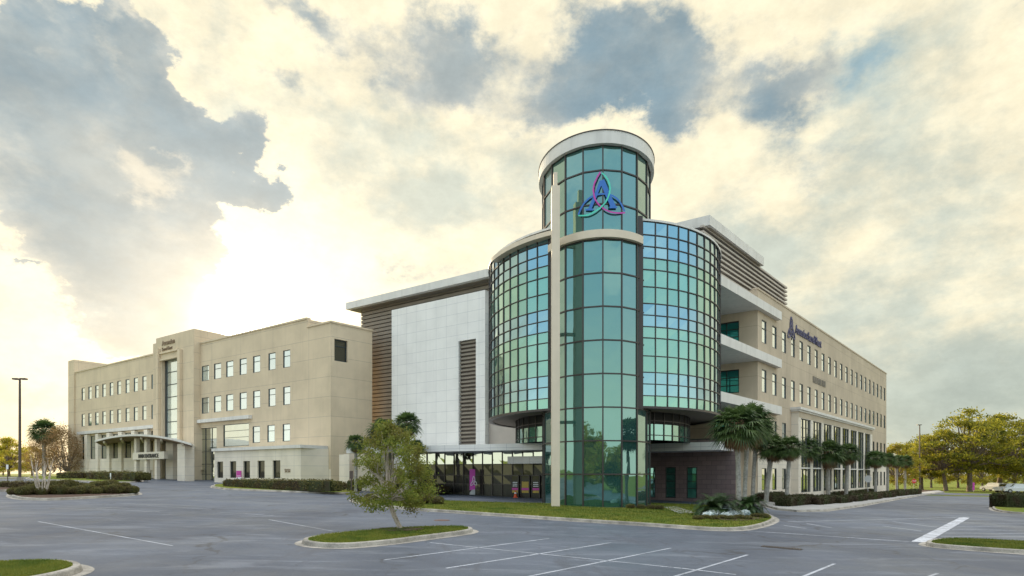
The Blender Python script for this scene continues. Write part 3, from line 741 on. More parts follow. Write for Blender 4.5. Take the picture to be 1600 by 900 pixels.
pn = b.build('white_panel_wall', M['whitepanel'], blk)
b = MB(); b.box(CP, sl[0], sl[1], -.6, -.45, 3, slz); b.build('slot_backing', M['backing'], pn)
b = MB(); z = 5.1
while z < slz: b.box(CP, sl[0], sl[1], -.45, -.25, z, z+.2); z += .42
b.build('slot_louvres', M['bladewarmlit'], pn)
# grey side return between panel and drum
b = MB(); b.box(CP, 17.5, pt0-.06, -1.3, -.6, 3, 20.8); b.build('side_return', M['blade'], blk)
# base wall under canopy left of the glazing
lw_ = thing('cream_wing_wall', 'plain cream wall and post under the left end of the white canopy', 'wall', (-14.8, 57.5, .6))
b = MB(); e = Fr((-13.9, 57.6), (dE.x, dE.y), (-abs(dE.y), -abs(dE.x)))
b.box(e, -.6, 4.5, -3.5, -1.2, 0, 4.42); b.box(e, 2.4, 3.1, -1.2, -.3, 0, 4.42); b.build('wall', M['cream'], lw_)

# ---------------------------------------------------------------- left hospital
H = Fr((-64., 98.), dL, nL)
hs = thing('hospital_building', 'long four storey beige hospital building at left with a tall glazed entrance bay', 'building', (-45, 85, 1.5))
zr = 20.55
def cw(px0, px1, y0, y1, o=0):          # hole from pixel box
    a, c = H.t(px0, o), H.t(px1, o); m_ = (px0+px1)/2
    return (min(a, c), max(a, c), H.z(m_, y1, o), H.z(m_, y0, o))
hw = []
xsA = [130, 140.6, 151.4, 162.6, 174.2, 186.2, 199.2, 212.2, 225.6, 240]
for i, x in enumerate(xsA):
    w_ = 2.5+.9*i/9
    a, c = H.t(x-w_), H.t(x+w_)
    hw += [(c, a, 15.4, 17.6), (c, a, 10.8, 13.0)]
xsB = [321, 340, 359, 380, 401, 425, 448]
for x in xsB:
    a, c = H.t(x-5.6), H.t(x+5.6)
    hw += [(c, a, 15.3, 17.4), (c, a, 10.8, 13.0)]
for x in (400.5, 423.5, 447.5):
    a, c = H.t(x-5.8), H.t(x+5.8); hw.append((c, a, 6.4, 8.5))
bigs = []
for x0, x1 in ((129, 137), (142, 154), (159, 171.5), (177, 189.6), (196, 210), (216, 230), (236.5, 248)):
    a, c = H.t(x0), H.t(x1); bigs.append((c, a, 5.0, 9.0))
g1 = cw(309, 338.5, 658, 756); g1 = (g1[0], g1[1], 1.0, 8.8); g2 = cw(349, 389, 655, 689); g2 = (g2[0], g2[1], 6.1, 9.0)
tE0, tE1 = H.t(288.5), H.t(262.5)
ent = (tE0, tE1, 1.0, H.z(275, 562))
tX0, tX1 = H.t(480), H.t(109)
holesH = hw+[g1, g2]+[bg for bg in bigs]+[ent]
b = MB(); b.wall(H, tX0, tX1, 9.35, zr, [h for h in hw if h[2] > 9]+[(ent[0], ent[1], 9.35, ent[3])], .14)
b.wall(H, H.t(517), tX0, 9.35, zr-1.0, [], .3)
zb = -1
b.wall(H, H.t(517), tX1, 3, 9.35, [h for h in hw if h[2] < 9]+bigs+[(g1[0], g1[1], 3, g1[3]), g2, (ent[0], ent[1], 3, 9.35)], .14)
# side faces
cr_ = H.xy(H.t(517)); HR = Fr(cr_, dR, nR)
sw0, sw1 = HR.t(522.5), HR.t(543); sh_ = (sw0, sw1, HR.z(533, 565), HR.z(533, 531))
b.wall(HR, 0, 5.6, -1, zr-1.0, [sh_], .3)
HL = Fr(H.xy(tX1), dR, (-nR[0], -nR[1])); b.wall(HL, 0, 14, -1, zr, [])
cr2 = H.xy(tX0); b.wall(Fr(cr2, dR, nR), 0, 5.2, zr-1.2, zr, [])
b.build('wall', M['stucco2'], hs)
b = MB(); b.wall(H, H.t(517), tX1, -1, 3, [(g1[0], g1[1], .9, 3), (ent[0], ent[1], .9, 3)], .3)
for t0_, t1_ in ((bigs[-1][0]-1, bigs[0][1]+.4),):
    b.box(H, t0_, t1_, .02, .25, 3., 4.98)
for i in range(len(bigs)-1):
    a, c = bigs[i][0], bigs[i+1][1]; b.box(H, c+.1, a-.1, .02, .55, 0, 9.2)
b.build('base_panels', M['cream'], hs)
for h in hw+[h for h in bigs]: add_window(hs, H, *h, rows=(.34,) if h[2] > 9.2 or h in hw else (.5,), dep=.12, glass='window' if h not in bigs else 'baywin', cols=1 if h in hw else 2)
add_window(hs, H, *g1, cols=3, rows=(.2, .42, .64, .82), dep=.3, glass='baywin'); add_window(hs, H, *g2, cols=1, rows=(.3, .6), dep=.13, glass='baywin')
add_window(hs, HR, *sh_, cols=1, rows=(.3,), dep=.3, glass='darkglass', fw=.12)
# coping, cornice band
b = MB(); b.box(H, tX0, tX1+.1, -.5, .1, zr, zr+.2); b.box(H, H.t(517)-.1, tX0-.02, -.5, .1, zr-1.0, zr-.8); b.box(HR, .02, 5.7, -.5, .1, zr-1.0, zr-.8); b.build('coping', M['stucco2'], hs)
b = MB(); b.box(H, H.t(249), H.t(126), .01, .6, 9.35, 9.85); b.box(H, H.t(394), H.t(303), .01, .5, 9.5, 9.95); b.build('cornice', M['trim'], hs)
b = MB(); b.quad(H.pt(tX0, zr-.3, -.3), H.pt(tX1, zr-.3, -.3), H.pt(tX1, zr-.3, -14), H.pt(H.t(400), zr-.3, -14)); b.quad(H.pt(H.t(517), zr-1.2, -.2), H.pt(tX0, zr-1.2, -.2), H.pt(tX0, zr-1.2, -5.5), H.pt(H.t(517), zr-1.2, -5.5)); b.build('roof', M['roof'], hs)
# penthouses
b = MB(); t0_, t1_ = H.t(118), H.t(109); b.box(H, t0_, t1_, -7.5, .25, -1, 22.9); b.build('penthouse', M['stucco2'], hs)
b = MB(); b.box(H, H.t(452, -3), H.t(418, -3), -12, -3, zr-1, zr+1.4); b.build('penthouse', M['stucco2'], hs)
# entrance bay tower
e0_, e1_ = H.t(313), H.t(249); zt = 24.0
b = MB(); dpt = .9
b.wall(H, e0_, e1_, -1, 21.8, [(ent[0], ent[1], .9, ent[3])], 1.15, o=dpt)
for t in (e0_, e1_): b.quad(H.pt(t, -1, dpt), H.pt(t, -1, -8), H.pt(t, 21.8, -8), H.pt(t, 21.8, dpt))
b.box(H, e0_-.0, e1_-.9, -8, dpt-.02, 21.8, 22.5)
b.box(H, tE1+.3, tE1+.8, dpt+.01, dpt+.4, -1, 20.8); b.box(H, tE0-1.2, tE0-.5, dpt+.01, dpt+.4, -1, 20)
for zz in (19.2, 20.2): b.box(H, tE0-.2, tE1+.2, dpt+.01, dpt+.22, zz-.22, zz)
eb = b.build('entrance_bay', M['stucco2'], hs)
b = MB(); n_ = 10
zz = [1+(ent[3]-1)*i/n_ for i in range(n_+1)]
for i in range(n_): b.quad(*[H.pt(t, z, .35) for t, z in ((tE0, zz[i]), (tE1-.5, zz[i]), (tE1-.5, zz[i+1]), (tE0, zz[i+1]))])
cg = b.build('curtain_glass', M['window'], eb)
b = MB()
for z in zz: b.box(H, tE0, tE1-.5, .36, .42, z-.05, z+.05)
b.box(H, tE1-.55, tE1, .3, .42, 1, ent[3]); b.build('mullions', M['darkgreen'], eb)
text('Ascension', 1.0, Fr(H.xy(tE1), (-dL[0], -dL[1]), nL), .2, 21.2, dpt+.05, M['lettersL'], eb, sx=.9, bold=.02)
text('Sacred Heart', .75, Fr(H.xy(tE1), (-dL[0], -dL[1]), nL), .2, 20.4, dpt+.05, M['lettersL'], eb, sx=.75)
# low front annex
AX = H.sh(0, 3.4)
ax = thing('front_annex', 'low white single storey annex with five dark windows behind a long hedge', 'building', (-30, 76, 1.2))
a0, a1 = AX.t(470), AX.t(335); az = AX.z(469, 695)
ah = []
for x0, x1 in ((339, 348.5), (359, 369), (380, 390.5), (402.3, 413.5), (426, 438)):
    p, q = sorted((AX.t(x0), AX.t(x1))); ah.append((p, q, AX.z(400, 747), AX.z(400, 720)))
b = MB(); b.wall(AX, a0, a1, -1, az-.35, ah, .25)
e_ = Fr(AX.xy(a0), dR, nR); b.wall(e_, 0, 4.3, -1, az-.35, []); e_ = Fr(AX.xy(a1), dR, (-nR[0], -nR[1])); b.wall(e_, 0, 4.3, -1, az-.35, [])
b.build('wall', M['cream'], ax)
for h in ah: add_window(ax, AX, *h, rows=(), dep=.25, glass='darkglass')
b = MB(); b.box(AX, a0-.25, a1+.25, -4.2, .25, az-.35, az); b.build('roof_slab', M['trim'], ax)
text('5151', .55, Fr(AX.xy(AX.t(445)), (-dL[0], -dL[1]), nL), 0, AX.z(450, 738), .03, M['lettersL'], ax, name='street_number')

# porte cochere
pc = thing('entrance_porch', 'curved white porch roof on square cream pillars over the hospital drive', 'porch', (-42, 77, 1.2))
HP = H.sh(0, 5.6)
pa, pb = HP.t(299), HP.t(148)
b = MB(); n_ = 24
def arch(u): return 1-(2*u-.72)**2*.55 if u > .36 else 1-(.72-2*u)**2*1.1
zc = lambda t: 6.0+1.6*max(0, (t-pa)/(pb-pa))+1.1*(1-((t-(pa+pb)/2+1.2)/((pb-pa)/2+.5))**2)
qa, qb = HP.t(306, -6), HP.t(160, -6)
def porch(name, m, z0, z1, o0, o1, e):
    b = MB()
    for i in range(n_):
        u, v = e+(1-2*e)*i/n_, e+(1-2*e)*(i+1)/n_; p = []
        for th in (z0, z1):
            for w_, o in ((u, o0), (v, o0), (v, o1), (u, o1)):
                k_ = -o/6; t = (pa+(pb-pa)*w_)*(1-k_)+(qa+(qb-qa)*w_)*k_; p.append(HP.pt(t, zc(pa+(pb-pa)*w_)+th, o))
        b.hexa(p)
    return b.build(name, m, pc)
porch('roof_shell', M['trim'], -.26, 0, 0, -6, 0)
porch('soffit', mat('soffit_shade_tan', (.24, .165, .115), .8), -.36, -.27, -.3, -5.9, .01)  # added board; its tan colour stands in for shade under the white roof
for w_ in (.10, .30, .50, .72, .92):
    b = MB(); t0_ = pa+(pb-pa)*w_; t1_ = qa+(qb-qa)*w_; b.bar(HP.pt(t0_, zc(t0_)-.5, -.35), HP.pt(t1_, zc(t0_)-.5, -5.8), .25, .3); b.build('rafter', M['cream'], pc)
for px0, px1, o in ((277, 289, -.8), (259, 270, -3.0), (241.5, 245, -1.2), (225.5, 229, -1.2), (209.5, 213, -1.2)):
    p, q = sorted((HP.t(px0, o), HP.t(px1, o))); b = MB(); b.box(HP, p, q, o-(1.2 if px0 > 250 else .45), o, .8, zc(p)-.45); b.build('pillar', M['cream'], pc)
p, q = sorted((HP.t(259, -1.2), HP.t(209.5, -1.2))); b = MB(); zb_ = zat(717, HP.xy(p, -1.2)[1]); b.box(HP, p, q, -1.5, -1.0, zb_, zb_+1.0); b.build('sign_beam', M['cream'], pc)
tx = HP.t(216.5, -1.0); ty = HP.xy(tx, -1.0)
text('MAIN ENTRANCE', .75, Fr(ty, (-dL[0], -dL[1]), nL), 0, zb_+.22, .03, M['black'], pc, sx=.80*(tx-HP.t(251, -1.0))/5.2, bold=.015)

# ---------------------------------------------------------------- vegetation
def leaf_mesh(name, P, size, m, seed=0, flat=0., aspect=.5):
    g = np.random.default_rng(seed); n = len(P)
    d = g.normal(size=(n, 3)); d[:, 2] *= (1-flat); d /= np.linalg.norm(d, axis=1)[:, None]
    w = g.normal(size=(n, 3)); w -= (w*d).sum(1)[:, None]*d; w /= np.linalg.norm(w, axis=1)[:, None]
    s = size*g.uniform(.6, 1.35, (n, 1))
    V = np.stack([P-d*s*.5, P+w*s*aspect*.5, P+d*s*.5, P-w*s*aspect*.5], 1).reshape(-1, 3)
    me = bpy.data.meshes.new(name); me.vertices.add(4*n); me.vertices.foreach_set('co', V.astype(np.float32).ravel())
    me.loops.add(4*n); me.loops.foreach_set('vertex_index', np.arange(4*n, dtype=np.int32))
    me.polygons.add(n); me.polygons.foreach_set('loop_start', np.arange(0, 4*n, 4, dtype=np.int32))
    me.polygons.foreach_set('loop_total', np.full(n, 4, dtype=np.int32)); me.update(calc_edges=True); me.validate()
    me.materials.append(m); return me
def tree(name, label, cat, h, cr, nleaf, leaf, m, bark, seed, trunk_h=.3, tr=.25, nclump=55, csz=.18, flat=.5, stems=1, lean=(0, 0), low=.25, group=None):
    rnd = random.Random(seed); g = np.random.default_rng(seed)
    root = thing(name, label, cat, group=group); b = MB(); cl = []
    bases = [(rnd.uniform(-.15, .15)*(stems > 1), rnd.uniform(-.15, .15)*(stems > 1)) for _ in range(stems)]
    top = Vector((lean[0], lean[1], h*trunk_h))
    tops = []
    for i, bs in enumerate(bases):
        tp = top+Vector((rnd.uniform(-1, 1)*cr*.12*(stems-1), rnd.uniform(-1, 1)*cr*.12*(stems-1), 0)); tops.append(tp)
        mid = Vector((bs[0], bs[1], 0)).lerp(tp, .5)+Vector((rnd.uniform(-.1, .1), rnd.uniform(-.1, .1), 0))*h*.04
        b.tube([(bs[0], bs[1], -.1), (bs[0], bs[1], .15), mid, tp], [tr*1.5/stems**.5, tr*1.1/stems**.5, tr*.9/stems**.5, tr*.75/stems**.5], 9)
    for k in range(nclump):
        u = rnd.uniform(0, 1); a = rnd.uniform(0, 6.283) if k > 8 else k*.785
        zt_ = low+(1-low)*u; prof = math.sin(math.pi*min(1, (u*.80+.22)))**.6
        rad = cr*prof*rnd.uniform(.35, 1.)**.6
        c = Vector((lean[0]+rad*math.cos(a), lean[1]+rad*math.sin(a), h*zt_*rnd.uniform(.93, 1.0)))
        cl.append(c)
        if k % 2 == 0 or k < 16:
            s0 = rnd.choice(tops); e_ = c; q = s0.lerp(e_, .45)+Vector((0, 0, h*rnd.uniform(0, .08)))+Vector((rnd.uniform(-1, 1), rnd.uniform(-1, 1), 0))*cr*.07
            q2 = s0.lerp(e_, .75)+Vector((rnd.uniform(-1, 1), rnd.uniform(-1, 1), rnd.uniform(-.5, 1)))*cr*.06
            r0 = tr*rnd.uniform(.22, .48); b.tube([s0-Vector((0, 0, .1)), q, q2, e_], [r0, r0*.7, r0*.45, r0*.15], 5)
    b.build('trunk', bark, root, local=True, smooth=True)
    sizes = g.uniform(.5, 1.5, nclump); pr = sizes**2/np.sum(sizes**2)
    idx = g.choice(nclump, nleaf, p=pr); Cc = np.array([tuple(c) for c in cl])
    off = g.normal(size=(nleaf, 3))*np.array([1, 1, flat])*(cr*csz*sizes[idx])[:, None]
    P = Cc[idx]+off; P = P[P[:, 2] > .25*h*low]
    me = leaf_mesh('crown', P, leaf, m, seed); link(me, 'crown', root)
    return root
def place(root, px, py, rz=0, scale=1):
    x, y = gp(px, py); root.location = (x, y, gz(x, y)); root.rotation_euler = (0, 0, rz); root.scale = (scale,)*3; return root
# small tree on the island
t_ = tree('island_tree', 'small bushy green tree with twin trunks on the kerbed grass island', 'tree', 4.25, 1.58, 15000, .095, M['myrtle'], M['palebark'], 19, .30, .075, 95, .085, .8, 2, (-.38, .1), .22)
place(t_, 624, 832)
b = MB(); x, y = gp(622, 833); 
b.prism([(x+.9*math.cos(i*.35)*(1+.12*math.sin(i*2.1)), y+.7*math.sin(i*.35)*(1+.12*math.sin(i*2.1))) for i in range(18)], gz(x, y)+.05, gz(x, y)+.165)
tag(b.build('mulch_ring', M['mulch']), kind='structure')
# right wood edge
pA = tree('oak_tree', '', 'tree', 14, 7.2, 11000, .42, M['oakleaf'], M['bark'], 21, .28, .42, 120, .085, .38, 1, (0, 0), .26)
pB = tree('oak_tree', '', 'tree', 15, 8.2, 11000, .42, M['oakleaf'], M['bark'], 22, .30, .45, 120, .08, .32, 1, (.6, 0), .30)
pC = tree('oak_tree', '', 'tree', 11, 5.5, 9000, .38, M['sunlitleaf'], M['bark'], 23, .22, .3, 90, .10, .45, 1, (0, 0), .14)
used = set(); grp = 'trees beyond the road at right'
spec = [  # proto, px, py, height px, label
 (pC, 1402, 766, 72, 'sunlit golden tree just right of the end of the tan wing'),
 (pA, 1440, 765, 84, 'medium oak directly behind the brown light pole'),
 (pB, 1478, 767, 98, 'large olive green oak just right of the brown light pole'),
 (pA, 1515, 768, 128, 'tallest dark oak with a broad crown at the middle of the right tree line'),
 (pB, 1560, 768, 122, 'wide spreading oak with open branches left of the parked white cars'),
 (pA, 1603, 770, 100, 'oak above the parked white cars at the right edge'),
 (pC, 1455, 762, 60, 'low sunlit tree filling the gap right of the light pole'),
 (pC, 1535, 764, 58, 'low sunlit tree seen under the broad oak crown'),
 (pC, 1585, 764, 55, 'low sunlit tree behind the roofs of the white cars'),
 (pB, 1640, 770, 118, 'large oak cut off by the right edge of the frame'),
 (pC, 1497, 762, 62, 'low sunlit tree between two big oak trunks')]
proto_h = {pA: 14, pB: 15, pC: 11}
for i, (pr, px, py, hp, lab) in enumerate(spec):
    x, y = gp(px, py); sc = hp*y/F/proto_h[pr]
    if pr not in used:
        used.add(pr); o = pr; o.location = (x, y, gz(x, y)); o.scale = (sc,)*3; o.rotation_euler = (0, 0, i)
        o['label'] = lab; o['group'] = grp
    else: dup(pr, (x, y, gz(x, y)), i*1.3, sc, lab, grp)
# left background trees
lt = [(pC, 14, 742, 60, 'yellow green tree behind the grey lamp post at far left'), (pC, -25, 744, 70, 'yellow green tree cut off by the left edge'),
      (pC, 50, 742, 45, 'low yellow tree between lamp post and the tall palm'), (pC, 5, 741, 40, 'small distant yellow tree at the left edge')]
for i, (pr, px, py, hp, lab) in enumerate(lt):
    x, y = (px-800)/F*(112+6*i), 112+6*i; sc = hp*y/F/proto_h[pr]
    dup(pr, (x, y, gz(x, y)), i*2.1, sc, lab, 'trees beyond the left lawn')
rt = tree('russet_tree', 'bare russet crepe myrtle clump beside the left end of the hospital', 'tree', 9.5, 4.0, 9000, .22, M['twig'], M['bark'], 31, .12, .16, 90, .12, 1., 5, (0, 0), .2)
x, y = (98-800)/F*104, 104; rt.location = (x, y, gz(x, y)); rt.scale = (.9,)*3
r2 = dup(rt, ((72-800)/F*108, 108, gz(-80, 108)), 2, .8, 'smaller russet crepe myrtle clump under the tall distant palm'); rt['group'] = r2['group'] = 'russet crepe myrtles'
# pruned crape myrtle on planter
cm = thing('pruned_tree', 'leafless pruned tree with several pale upright stems on the left planter', 'tree', (0, 0, 0)); b = MB(); rnd = random.Random(5)
for i in range(7):
    a = i*.9; p0 = Vector((.18*math.cos(a), .18*math.sin(a), 0)); p1 = Vector((.45*math.cos(a), .45*math.sin(a), 1.1)); p2 = Vector((.6*math.cos(a+.2), .6*math.sin(a+.2), 1.9+rnd.random()*.3))
    b.tube([p0, p1, p2], [.07, .055, .045], 7)
    for j in range(4):
        b.tube([p2, p2+Vector((rnd.uniform(-.35, .35), rnd.uniform(-.35, .35), rnd.uniform(.5, 1.3)))], [.018, .006], 4)
b.build('trunk', M['palebark'], cm, local=True, smooth=True); place(cm, 66, 776, 0, .8)

def palm_crown(seed, n=40, r=1.0, dead=10):
    rnd = random.Random(seed); b = MB(); bd = MB()
    def frond(mb, az, el, pl, ll, droop):
        d = Vector((math.cos(az)*math.cos(el), math.sin(az)*math.cos(el), math.sin(el))); side = d.cross(Vector((0, 0, 1)))
        if side.length < .1: side = Vector((math.sin(az), -math.cos(az), 0))
        side.normalize(); up = side.cross(d)
        base = d*.10*r; tip = d*pl+Vector((0, 0, -droop*.25*pl))
        mb.tri(tuple(base+side*.02*r), tuple(base-side*.02*r), tuple(tip))
        m = 19
        for k in range(m):
            t = (k/(m-1)-.5)*2; ang = t*1.75; L_ = ll*(1-.35*abs(t)**2)*rnd.uniform(.85, 1.1)
            v = (d*math.cos(ang)+side*math.sin(ang)+up*.18*abs(t)).normalized(); w = v.cross(up).normalized()*.026*r
            m1 = tip+v*L_*.55+Vector((0, 0, -droop*.10*L_)); e = tip+v*L_+Vector((0, 0, -droop*rnd.uniform(.35, .65)*L_))
            i = len(mb.v); mb.v += [tuple(tip-w*.4), tuple(tip+w*.4), tuple(m1+w), tuple(m1-w), tuple(e)]
            mb.f += [(i, i+1, i+2, i+3), (i+3, i+2, i+4)]; mb.uv += [(0, 0)]*7
    for i in range(n):
        u = i/n; el = math.asin(max(-1, min(1, .98-1.6*u)))
        frond(b, i*2.399+rnd.uniform(-.2, .2), el, r*rnd.uniform(.42, .6), r*rnd.uniform(.5, .66), .9)
    for i in range(dead):
        frond(bd, i*2.4+rnd.uniform(-.3, .3), rnd.uniform(-1.4, -.85), r*.46, r*.42, .6)
    return b, bd
def palm(label, h, r, tr, seed, lean=0., group='palms along the tan wing', ytop=False, name='palm_tree', boots=True):
    root = thing(name, label, 'palm', group=group)
    b = MB(); n = 9; pts = [(lean*(k/n)**1.5, 0, h*k/n-(.1 if k == 0 else 0)) for k in range(n+1)]
    rad = [tr*(1.25 if k == 0 else 1.0+.06*(-1)**k) for k in range(n+1)]
    b.tube(pts, rad, 12); b.build('trunk', M['palmbark'], root, local=True, smooth=True)
    g, d = palm_crown(seed, 62, r, 24)
    o = g.build('crown', M['palmleaf'], root, local=True); o.location = (lean, 0, h)
    o = d.build('dead_fronds', M['deadleaf'], root, local=True); o.location = (lean, 0, h)
    if boots:
        b = MB(); rnd = random.Random(seed)
        for k in range(40):
            a = k*2.4; z = h-1.1*r*k/40*.8; p = Vector((lean+tr*math.cos(a), tr*math.sin(a), z)); q = p+Vector((math.cos(a)*.16*r, math.sin(a)*.16*r, .14*r)); b.bar(p, q, .07*r, .03*r)
        b.build('frond_bases', M['boot'], root, local=True)
    return root
PP = [  # px base, py base, crown px, crown py, radius px, trunk px
 (1155, 806, 1151, 661, 43, 10.5, 'tall palm with a pale smooth trunk, left one of the pair by the brick wall'),
 (1163, 803, 1170, 657, 40, 9, 'tall palm with a shaggy brown collar, right one of the pair by the brick wall'),
 (1176, 787, 1183, 672, 32, 7.5, 'dark trunked palm standing just behind the tall pair'),
 (1197, 788, 1208, 697, 26, 8.5, 'palm with a trunk leaning right at the start of the hedge row'),
 (1229, 790, 1235, 697, 24, 7, 'thin dark trunked palm between leaning palm and the first curtain window'),
 (1256, 779, 1257, 699, 26, 8, 'palm with a split shaggy trunk before the second tall window'),
 (1294, 778, 1293, 705, 28, 7.5, 'palm with a smooth grey trunk in the middle of the row'),
 (1322, 778, 1324, 706, 21, 7, 'palm with a brown collar before the last curtain windows'),
 (1368, 773, 1368, 715, 17, 5.5, 'palm right of the round white road sign'),
 (1387, 771, 1387, 716, 14, 4.6, 'palm at the far corner of the tan wing'),
 (1401, 769, 1400, 719, 13, 4.5, 'distant palm beyond the wing corner'),
 (1414, 767, 1414, 719, 13, 4.5, 'farthest sunlit palm at the end of the row')]
for i, (bx, by, cx, cy, rp, tp, lab) in enumerate(PP):
    x, y = gp(bx, by); k = y/F; h = zat(cy, y)-gz(x, y)
    o = palm(lab, h, rp*k*1.05, tp*k*(.36 if i < 2 else .42), 40+i, (cx-bx)*k); o.location = (x, y, gz(x, y))
for i, (px, Y, cy, rp, tp, lab) in enumerate([(636, 53, 660, 25, 7, 'palm with a leaning trunk behind the small island tree'), (650, 52.5, 697, 16, 5, 'short palm low beside the palm behind the island tree'),
                                 (599, 54, 674, 30, 6, 'dark green palm left of the tall palm behind the island tree'), (556, 56, 690, 18, 5, 'palm near the cream wall left of the island tree')]):
    x = (px-800)*Y/F; k = Y/F; o = palm(lab, zat(cy, Y)-gz(x, Y), rp*k, tp*k/2, 60+i, 0, 'palms in front of the white canopy'); o.location = (x, Y, gz(x, Y))
x, Y = (69-800)/F*106, 106.; o = palm('tall distant palm above the trees left of the hospital', zat(671, Y)-gz(x, Y), 24*Y/F, .3, 70, 0, 'palms left of the hospital'); o['group'] = ''; del o['group']; o.location = (x, Y, gz(x, Y))

def sago(label, r, seed):
    root = thing('sago_palm', label, 'sago palm', group='sago palms in the corner bed'); rnd = random.Random(seed); b = MB()
    for i in range(64):
        az = i*2.399; el = R(66-60*i/64+rnd.uniform(-6, 6)); L_ = r*rnd.uniform(.85, 1.1); prev = Vector((0, 0, .45)); v = Vector((math.cos(az)*math.cos(el), math.sin(az)*math.cos(el), math.sin(el)))
        n = 20
        for k in range(n):
            nx = prev+v*L_/n; side = v.cross(Vector((0, 0, 1))).normalized()
            ll = L_*.26*math.sin(math.pi*(.12+.86*k/n)**.8)
            b.tri(tuple(prev+side*.012), tuple(prev-side*.012), tuple(nx))
            for s in (-1, 1):
                e = prev+side*s*ll+v*ll*.45+Vector((0, 0, ll*.1)); w = v*.034
                b.tri(tuple(prev-w), tuple(prev+w), tuple(e)); 
            prev = nx; v = (v+Vector((0, 0, -.075-.05*(k > 8)))).normalized()
    b.build('fronds', M['sagoleaf'], root, local=True)
    b = MB(); b.tube([(0, 0, -.1), (0, 0, .2), (0, 0, .55)], [.2, .24, .16], 10); b.build('trunk', M['boot'], root, local=True); return root
place(sago('dark green sago palm with drooping fronds amid silver plants', 1.75, 1), 1119, 810)
place(sago('smaller dark sago palm right of the tall palm trunks', 1.4, 2), 1168, 806)
# leaf-covered shapes
def hedge_mesh(name, L_, D, Hh, n, leaf, m, seed, round_=.25, core=None):
    g = np.random.default_rng(seed)
    u = g.uniform(-1, 1, (n, 3)); ax_ = g.integers(0, 5, n)
    for i, (k, s) in enumerate(((0, 1), (0, -1), (1, 1), (1, -1), (2, 1))):
        u[ax_ == i, k] = s
    e = 1/round_
    nrm = (np.abs(u)**e).sum(1)**(1/e); u = u/np.maximum(nrm, 1)[:, None]
    P = u*np.array([L_/2, D/2, Hh/2])+np.array([0, 0, Hh/2]); P += g.normal(size=P.shape)*leaf*.5
    P *= 1+.04*np.sin(P[:, :1]*3+seed)
    return leaf_mesh(name, P, leaf, m, seed, 0, .7)
def core_mesh(L_, D, Hh, m):
    b = MB(); n = 10
    for a in range(n):
        pass
    b.abox(-L_*.46, L_*.46, -D*.44, D*.44, 0, Hh*.92); return b
def hedge(label, L_, D, Hh, loc, rz, m, seed, group, cat='hedge', leaf=.09, dens=260, name='hedge'):
    root = thing(name, label, cat, loc, rz, group)
    n = int(min(16000, dens*(2*L_*Hh+2*D*Hh+L_*D)*(.1/leaf)**1.3))
    link(hedge_mesh('foliage', L_, D, Hh, n, leaf, m, seed), 'foliage', root)
    core_mesh(L_, D, Hh, m).build('branches', M['hedge'], root, local=True); return root
angR = math.atan2(dR[1], dR[0]); angL = math.atan2(-dL[1], -dL[0])
def hedge_px(x0, x1, yb, yt, D, ang, lab, m, seed, group, leaf=.09, dens=260, name='hedge', cat='hedge'):
    xc = (x0+x1)/2; X, Y = gp(xc, yb); d = (math.cos(ang), math.sin(ang)); kk = (d[0]-(xc-800)/F*d[1])*F/Y
    L_ = abs((x1-x0)/kk); Hh = (yb-yt)*Y/F
    off = D/2; nx, ny = (-d[1], d[0]) if d[0] > 0 else (d[1], -d[0])
    return hedge(lab, L_, D, Hh, (X+nx*off, Y+ny*off, gz(X, Y)+.08), ang, m, seed, group, cat, leaf, dens, name)
hg = 'clipped hedges in front of the tan wing'
for i, (x0, x1, yb, yt, lab) in enumerate([(1236, 1280, 792, 776, 'long clipped dark hedge nearest the sidewalk bend'), (1200, 1238, 785, 773, 'clipped dark hedge behind the leaning palm'),
        (1281, 1313, 790, 777, 'clipped hedge below the smooth grey palm'), (1314, 1336, 788, 777, 'clipped hedge third along the sidewalk'), (1338, 1360, 785, 775, 'clipped hedge just before the round road sign'),
        (1360, 1383, 782, 772, 'clipped hedge just beyond the round road sign'), (1384, 1404, 779, 770, 'clipped hedge by the wing corner palms'), (1405, 1424, 776, 768, 'clipped hedge under the two farthest palms'),
        (1425, 1443, 774, 766.5, 'last clipped hedge at the end of the sidewalk'),
        (1262, 1292, 778, 771, 'low hedge against the first curtain windows'), (1296, 1330, 776, 769.5, 'low hedge against the middle curtain windows'), (1332, 1372, 773.5, 767, 'low hedge against the last curtain windows')]):
    hedge_px(x0+1.2, x1-1.2, yb, yt-(i*5 % 3)*.6, 1.3, angR, lab, M['hedge'], 100+i, hg)
hedge_px(337, 514, 767, 751, 1.4, angL, 'long clipped brown green hedge in front of the white annex', M['hedge2'], 120, 'hedges by the hospital', .12, 150)
hedge_px(128, 210, 751, 739, 2.0, angL, 'rounded green hedge left of the hospital porch', M['hedge2'], 121, 'hedges by the hospital', .14, 120)
hedge_px(85, 130, 749, 739, 2.5, 0., 'low mounded hedge at the left corner of the hospital', M['hedge2'], 122, 'hedges by the hospital', .14, 120)
hedge_px(-60, 62, 764, 754.5, 1.6, .05, 'long low trimmed hedge under the grey lamp post', M['hedge2'], 123, 'hedges by the hospital', .10, 200)
hedge_px(64, 107, 763, 754, 1.6, .05, 'short low trimmed hedge right of the lamp post', M['hedge2'], 124, 'hedges by the hospital', .10, 200)
hedge_px(1573, 1640, 796, 773, 2.2, .0, 'big dark rounded hedge at the right edge', M['hedge'], 125, 'hedges at the right', .10, 220)
hedge_px(541, 562, 769, 752, 1., 0, 'small hedge at the foot of the cream wall', M['hedge2'], 126, 'hedges by the hospital', .1, 200)
hedge_px(600, 690, 771, 760, 1.4, angL, 'dark hedge under the entrance glass behind the island tree', M['hedge'], 127, 'hedges by the hospital', .1, 200)
